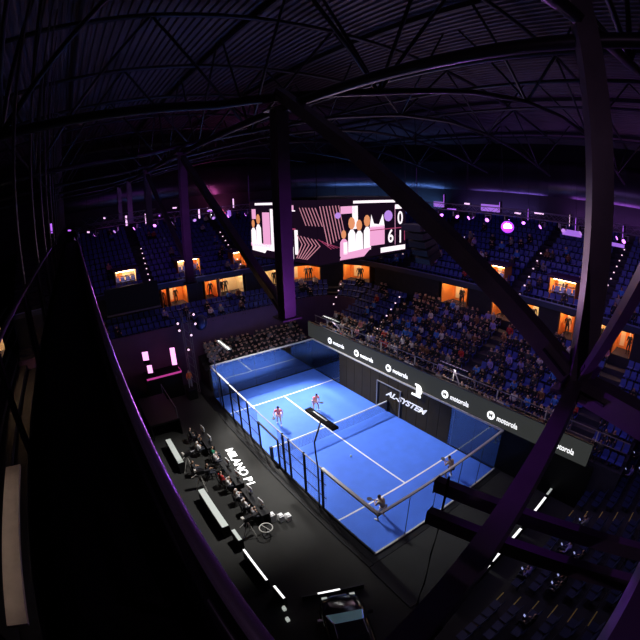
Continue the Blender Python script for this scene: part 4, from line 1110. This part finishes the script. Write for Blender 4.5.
seg = {0: 'the long far truss', 1: 'the left end truss', 2: 'the second far truss'}
used = [False, False]; cnt = {0: 0, 1: 0, 2: 0}
for j, (x, y, z, i) in enumerate(spots):
    if abs(x - 16.5) < .8 and y == 15: continue
    k = 1 if random.random() < .5 else 0
    if used[k]: o = copy_tree(protos[k])
    else: o = protos[k]; used[k] = True
    s_ = 0 if y == 15.0 else (1 if x == -3.5 else 2); cnt[s_] += 1
    o.location = (x, y, z); o.rotation_euler = (0, 0, random.uniform(-1.2, 1.6))
    tag(o, f"{'glowing purple' if k else 'dim'} moving head lamp, {ROWW[min(cnt[s_] - 1, 19)]} from the {'left' if s_ != 1 else 'near'} end of {seg[s_]}", 'lamp', f'moving head lamps under {seg[s_]}')
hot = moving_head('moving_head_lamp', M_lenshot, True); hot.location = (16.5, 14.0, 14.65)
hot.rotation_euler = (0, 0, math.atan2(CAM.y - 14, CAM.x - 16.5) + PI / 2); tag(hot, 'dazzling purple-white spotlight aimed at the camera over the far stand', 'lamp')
light('hot_lamp_light', 'SPOT', (16.6, 13.7, 14.2), CAM, 900, (.55, .15, 1), .25, math.radians(60), 1)
light('hot_lamp_light', 'POINT', (16.6, 13.6, 14.2), None, 40, (.5, .12, 1), .25)
# glowing bars of the rig
rnd = random.Random(11)
M_bar = [mat('bar_purple', (.2, .05, .4), .4, emit=(.50, .14, 1.0), estr=1.3), mat('bar_pink', (.4, .2, .4), .4, emit=(1.0, .6, 1.0), estr=1.2)]
for i in range(34):
    k = 1 if rnd.random() < .35 else 0
    if i < 15: p = (-3.9 - rnd.random() * 2.5, -11 + i * 1.6, 14.6 + rnd.random() * 1.0)
    else: p = (1.0 + (i - 15) * 1.5, 16 + rnd.random() * 3.5, 14.7 + rnd.random() * .9)
    vert = rnd.random() < .5
    r = thing('light_bar', f"small {'pale pink' if k else 'violet'} {'upright' if vert else 'level'} light bar in the rig, {ROWW[(i if i < 15 else i - 15)]} {'over the left end' if i < 15 else 'over the far stand'}", 'lamp', p, rnd.uniform(-.6, .6), 'light bars in the rig')
    m = MB(); m.box((0, 0, 0), (.16, .16, .9) if vert else (.8, .16, .18)); m.build('bar_casing', M_dark, r)
    m = MB(); m.box((.085 if i < 15 else 0, -.085, 0), (.03, .03, .8) if vert else (.7, .03, .12)); 
    if i < 15: m.box((.085, 0, 0), (.02, .12, .8) if vert else (.02, .12, .12))
    m.build('bar_light', M_bar[k], r)
    m = MB(); m.tube([(0, 0, .2), (0, 0, 4)], .012, 4); m.build('hoist_cable', M_dark, r)
# strip and panel fixtures of the rig
for i, (x, y, z, sx, sz) in enumerate([(13.6, 16.5, 15.2, 1.5, .5), (20.5, 15.5, 14.3, 1.3, .35), (9.5, 15.6, 15.2, .9, .4), (23.5, 15.4, 14.1, 1.3, .2), (-2.9, 4.0, 14.7, .3, .5), (-2.9, 6.5, 14.8, .3, .4)]):
    m = MB(); m.box((0, 0, 0), (sx, .18, sz)); m.box((0, -.1, 0), (sx * .9, .02, sz * .8))
    tag(m.build('rig_panel', mat('rig_violet', (.2, .1, .4), .4, emit=(.40, .16, .75), estr=.8), loc=(x, y, z)), f'small violet-lit rig panel, {["above the stairs left of the bright spot", "right of the bright spot", "left of the bright spot", "near the broad column", "over the left end, lower", "over the left end, upper"][i]}', 'panel')
# dark speaker array right of the video cube
r = thing('speaker_array', 'big black hanging loudspeaker cluster right of the video cube', 'speaker', (13.2, 8.9, 14.0))
for k in range(5):
    m = MB(); m.box((0 + .14 * k, .1 * k, -.42 * k), (1.5 - .1 * k, 1.1, .38), rot=Matrix.Rotation(.12 * k, 3, 'X')); m.build('speaker_box', M_black, r)
m = MB(); m.tube([(0, 0, .2), (0, 0, 7)], .02, 5); m.build('hoist_cable', M_dark, r)
# black hanging screen left
r = thing('hanging_screen', 'flat black hanging screen seen from behind at the left end', 'screen', (-5.0, -4.75, 7.4), 0)
m = MB(); m.box((0, 0, 1.2), (.25, 4.8, 2.2)); m.build('screen_back', M_black, r)
m = MB(); m.box((.2, 0, 0.06), (.2, 4.9, .1)); m.build('lower_rim', M_steel, r)
for s in (-1, 1): m = MB(); m.tube([(0, s * 2, 2.3), (0, s * 2, 12)], .02, 5); m.build('hoist_cable', M_dark, r)
# followspot tower
m = MB(); m.bx(-1.6, -.8, -2.0, -1.2, 0, .9); tag(m.build('step_block', M_black), 'black block the orange-topped person stands on', 'block')
tw = thing('lamp_tower', 'dark lamp tower with round lamps beside the low end stand', 'tower', (-2.0, -1.0, 0))
for sx in (-1, 1):
    for sy in (-1, 1): m = MB(); m.tube([(sx * .3, sy * .3, 0), (sx * .3, sy * .3, 7.4)], .035, 6); m.build('tower_leg', M_steel, tw)
m = MB()
for k in range(9): m.tube([(-.3, -.3, .75 * k), (.3, -.3, .75 * k + .75)], .02, 5); m.tube([(.3, .3, .75 * k), (.3, -.3, .75 * k + .75)], .02, 5)
m.build('tower_lacing', M_steel, tw)
for i, (x, y, z) in enumerate([(.5, -.8, 6.6), (.5, -.75, 6.0), (.6, .6, 7.1), (.6, .65, 6.3), (.5, .2, 5.4), (.45, -.2, 4.2)]):
    m = MB(); m.tube([(-.25, 0, 0), (.05, 0, 0)], [.14, .17], 12); h = m.build('round_lamp', M_black, tw, (x, y, z))
    m = MB(); m.tube([(.055, 0, 0), (.06, 0, 0)], .10, 12); m.build('lens', M_stepl, h)
    m = MB(); m.tube([(x - .2, y, z), (0.3 if y > 0 else .0, .3 * (1 if y > 0 else -1), z)], .02, 5); m.build('bracket', M_steel, tw)
# round drum fan beside tower
r = thing('round_lantern', 'dark round drum beside the lamp tower, faint blue sheen', 'lamp', (-1.6, .2, 6.2))
m = MB(); m.ball((0, 0, 0), .55, 14, 10, sc=(.6, 1, 1.2)); m.build('drum', mat('drum_blue', (.03, .03, .09), .3, .5), r, smooth=True)
m = MB(); m.tube([(0, 0, .6), (0, 0, 9)], .015, 5); m.build('hoist_cable', M_dark, r)
# interview stage with pink panels
st = thing('interview_stage', 'small dark stage with glowing pink edge near the left corner', 'stage', (-2.4, -3.5, 0))
m = MB(); m.bx(-1.3, .3, -1.6, 1.5, 0, 2.3); m.build('platform', M_black, st)
m = MB(); m.bx(.3, .34, -1.6, 1.5, 2.15, 2.3); m.bx(-1.3, .3, 1.5, 1.54, 2.15, 2.3); m.build('edge_light', mat('pink_dim', (.4, .05, .25), .4, emit=(.55, .05, .3), estr=.8), st)
for (x, y, z0, z1, wd, ww) in ((-2.6, -2.35, 2.75, 4.3, .42, 'tall bright pink panel at the right side of the stage'), (-2.6, -4.75, 3.75, 4.5, .5, 'upper pink panel at the left side of the stage'), (-2.5, -4.6, 2.6, 3.3, .42, 'lower pink panel at the left side of the stage')):
    zb_ = 2.3 if z0 < 3 else 3.4
    r = thing('pink_lamp', ww, 'panel', (x, y, zb_), -.25)
    m = MB(); m.bx(-.06, 0, -wd / 2 - .05, wd / 2 + .05, 0.0, z1 - zb_ + .05); m.build('frame', M_black, r)
    m = MB(); m.bx(0.0, .02, -wd / 2, wd / 2, z0 - zb_, z1 - zb_); m.build('glowing_face', M_pink, r)
light('pink_panel_light', 'POINT', (-1.9, -2.9, 3.3), None, 14, (1, .2, .7), .4)
me = human_mesh('staff_body', STAND, 1); zone(me, STAND)
o = link('person', dress(me, SK[0], mat('cloth_orange', (.9, .22, .05), .7), SHIRT['grey']), None, (-1.2, -1.6, 0.9), -1.2); tag(o, 'person in orange top standing beside the pink-lit stage', 'person')
# big dark camera platform behind the desks
r = thing('camera_platform', 'black raised platform between the handrail and the upper desks', 'platform', (1.6, -5.2, 0))
m = MB(); m.bx(-2.4, 2.2, -1.2, 1.1, 1.2, 1.35); m.build('platform_deck', M_black, r)
m = MB(); m.bx(-2.4, 2.2, 1.05, 1.1, 0, 1.2); m.build('skirt', M_black, r)
m = MB(); m.tube([(2.1, 1.0, 1.3), (2.1, 1.0, 2.2), (-2.3, 1.0, 2.2), (-2.3, 1.0, 1.3)], .03, 6); m.build('rail', M_steel, r)
for sx in (-2.2, 2.0): m = MB(); m.beam((sx, -1.1, 0), (sx, -1.1, 1.2), .08, .08); m.build('leg', M_dark, r)

# ================================================================ CONCOURSE OPENINGS (lit)
def station_at(u):
    """path point of the concourse wall seen at picture column u, found by marching the path"""
    best = None
    for (x, y, nx, ny) in stations(34.0, -16.0, dx=.25):
        uu, vv = project((x, y, 7.4))
        if best is None or abs(uu - u) < best[0]: best = (abs(uu - u), x, y, nx, ny)
    return best[1:]
pw = ROWW or ['first', 'second', 'third', 'fourth', 'fifth', 'sixth', 'seventh', 'eighth', 'ninth', 'tenth', 'eleventh', 'twelfth']
pillars = []
def opening(c, L, ang, z0, z1, label, wall, depth=1.6, peep=2):
    """recessed lit bay: floor, ceiling lamp, back wall, people silhouettes; local +Y points inwards (away from the court)"""
    r = thing('concourse_bay', label, 'bay', (c.x, c.y, z0), ang)
    H = z1 - z0
    m = MB(); m.bx(-L / 2, L / 2, depth, depth + .06, 0, H); m.build('back_wall', wall, r)
    m = MB(); m.bx(-L / 2, -L / 2 + .06, 0, depth, 0, H); m.build('side_wall', wall, r); m = MB(); m.bx(L / 2 - .06, L / 2, 0, depth, 0, H); m.build('side_wall', wall, r)
    m = MB(); m.bx(-L / 2, L / 2, 0, depth, -.05, 0); m.build('bay_floor', M_conc, r)
    m = MB(); m.bx(-L / 2, L / 2, -.02, depth, H, H + .06); m.build('bay_ceiling', M_concd, r)
    m = MB(); m.bx(-L / 2 * .85, L / 2 * .85, .35, .6, H - .1, H - .04); m.build('ceiling_lamp', M_tube, r)
    m = MB(); m.bx(-L / 2 * .7, -L / 2 * .2, depth - .05, depth - .01, .2, H * .85); m.build('poster', M_cream if wall is M_orange else M_orange, r)
    return r
prev_end = None
rnd = random.Random(3)
for i, (u0, u1) in enumerate(PORT):
    x0, y0, nx0, ny0 = station_at(u0); x1, y1, nx1, ny1 = station_at(u1)
    a = Vector((x0, y0, 0)); b = Vector((x1, y1, 0)); L = (b - a).length; c = (a + b) / 2; nrm = Vector(((nx0 + nx1) / 2, (ny0 + ny1) / 2, 0)).normalized()
    ang = math.atan2(nrm.y, nrm.x) - PI / 2
    opening(c + nrm * .14, L, ang, 6.75, 8.6, f'warm-lit concourse bay under the upper stand, {pw[i]} from the left', M_cream if i in (3, 4, 9, 11) else M_orange)
    for k in range(1 if L < 2 else 2):
        q = c + nrm * .7 + (b - a).normalized() * rnd.uniform(-.35, .35) * L
        o = link('person', dress(me, SK[0], SHIRT[['black', 'charcoal', 'brown'][k % 3]]), None, (q.x, q.y, 6.75), ang + PI + rnd.uniform(-.6, .6)); o.scale = (.9, .9, .9)
        tag(o, f'{["first", "second"][k]} person standing in the {pw[i]} lit concourse bay from the left', 'person', 'people in the lit concourse bays')
    pillars.append((u0, u1))
# solid wall pieces between the bays
solid = []
st_all = stations(34.0, -16.0, dx=.25)
cur = []
for s_ in st_all:
    uu, vv = project((s_[0], s_[1], 7.4))
    inside = any(a_ <= uu <= b_ for a_, b_ in PORT)
    if inside:
        if len(cur) > 1: solid.append(cur)
        cur = []
    else: cur.append(s_)
if len(cur) > 1: solid.append(cur)
m = MB()
for sg in solid: sweep(m, sg, [(0.0, 6.75), (0.0, 8.6), (0.14, 8.6), (0.14, 6.75)])
tag(m.build('wall_concourse', M_concd), kind='structure')
# bays breaking into the upper stand
UPB = [(121, 143, 287), (184, 205, 276), (240, 252, 269), (480, 496, 287), (539, 568, 305)]
for i, (u0, u1, vb) in enumerate(UPB):
    x0, y0, nx0, ny0 = station_at(u0); x1, y1, nx1, ny1 = station_at(u1)
    a = Vector((x0, y0, 0)); b = Vector((x1, y1, 0)); L = max(1.4, (b - a).length); c = (a + b) / 2; nrm = Vector(((nx0 + nx1) / 2, (ny0 + ny1) / 2, 0)).normalized()
    ang = math.atan2(nrm.y, nrm.x) - PI / 2
    opening(c + nrm * .9, L, ang, 9.0, 10.6, f'orange-lit stair mouth cut into the upper stand, {pw[i]} from the left', M_orange if i != 0 else M_cream, 1.2)
    m = MB(); m.box((0, 0, 0), (L + .5, 1.5, .12)); o = m.build('entrance_canopy', M_purplewall, loc=(c.x + nrm.x * 1.6, c.y + nrm.y * 1.6, 10.75)); o.rotation_euler = (0, 0, ang)
    tag(o, f'flat mauve roof slab over the {pw[i]} orange stair mouth from the left', 'canopy')
# near-side bright bays seen past the catwalk rods
opening(Vector((1.5, -16.3, 0)), 6.5, PI, 7.6, 9.8, 'bright cream bay at the far left edge of the picture', M_cream, 1.6)
opening(Vector((-14, -14.5, 0)), 1.0, PI, 8.2, 10.0, 'tiny orange bay glimpsed between the hanger rods', M_orange, 1.0)

# ================================================================ STAIRS AND STEP LIGHTS
def stairs_line(p0, p1, n, label, light_label, dots=True, wdt=.9, dirv=None, yellow=False):
    a = Vector(p0); b = Vector(p1)
    for i in range(n):
        q = a.lerp(b, i / (n - 1))
        m = MB(); m.box((0, 0, 0), (.10, .10, .09))
        tag(m.build('step_light', M_stepl, loc=q), light_label.replace('step light', 'light on the ' + ROWW[i] + ' step').replace('on the upper', 'of the upper').replace('on the left', 'of the left').replace('on the corner', 'of the corner'), 'lamp', light_label.replace('step light', 'step lights'))
SL = [((.9, 20.6, 9.75), (6.4, 25.3, 12.1), 8, 'pink step light on the upper stairs right of the video cube'),
      ((15.6, 18.3, 8.95), (14.9, 23.3, 11.6), 6, 'pink step light on the upper stairs below the bright spot'),
      ((21.8, 18.3, 8.95), (22.0, 26.0, 12.95), 11, 'pink step light on the upper stairs right of the broad column'),
      ((-6.7, 6.7, 8.95), (-13.8, 7.2, 12.2), 9, 'pink step light on the upper stairs left of the column'),
      ((-6.7, -2.6, 8.95), (-12.5, -2.2, 11.8), 8, 'pink step light on the upper stairs above the black hanging screen'),
      ((6.0, 10.8, 3.5), (4.2, 16.8, 6.6), 9, 'pink step light on the left stairs of the far lower stand'),
      ((-.6, 12.9, 5.6), (-2.6, 15.3, 6.8), 4, 'pink step light on the corner stairs of the lower stand')]
for a, b, n, l in SL: stairs_line(a, b, n, '', l)
# yellow nosings on the dark right stand
for gi, y0 in ((0, 1.5), (1, 8.5)):
    for k in range(12):
        m = MB(); m.box((0, 0, 0), (.05, .8, .02))
        tag(m.build('step_edge', mat('yellow_edge', (.75, .6, .1), .6), loc=(26.3 + .85 * k + .05, y0, RZ + .4 * k + .015)), f'yellow edge of the {ROWW[k]} step on the {"near" if gi == 0 else "far"} stairs of the dark right stand', 'step edge', f'yellow step edges, {"near" if gi == 0 else "far"} stairs of the right stand')
# small glowing slabs standing in for glints off the dark seats
rnd = random.Random(5)
ph = [g for g in GR if g['sec'] == 'right end stand' and not g['man']]; rnd.shuffle(ph)

M_glint = mat('seat_glint', (.1, .1, .15), .3, emit=(.45, .5, 1.0), estr=.7)
i = 0
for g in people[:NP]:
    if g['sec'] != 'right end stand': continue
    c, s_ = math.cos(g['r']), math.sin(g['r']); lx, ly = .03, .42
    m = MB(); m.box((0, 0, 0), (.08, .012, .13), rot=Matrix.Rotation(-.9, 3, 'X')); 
    o = m.build('phone', M_glint, loc=(g['p'][0] + lx * c - ly * s_, g['p'][1] + lx * s_ + ly * c, g['p'][2] + .80)); o.rotation_euler = (0, 0, g['r'])  # glowing slab in place of a bluish seat highlight
    tag(o, f"glowing speck painted for a seat glint in {where(g)}, {placeword(g)}", 'phone', 'glowing specks for seat glints in the dark right stand')
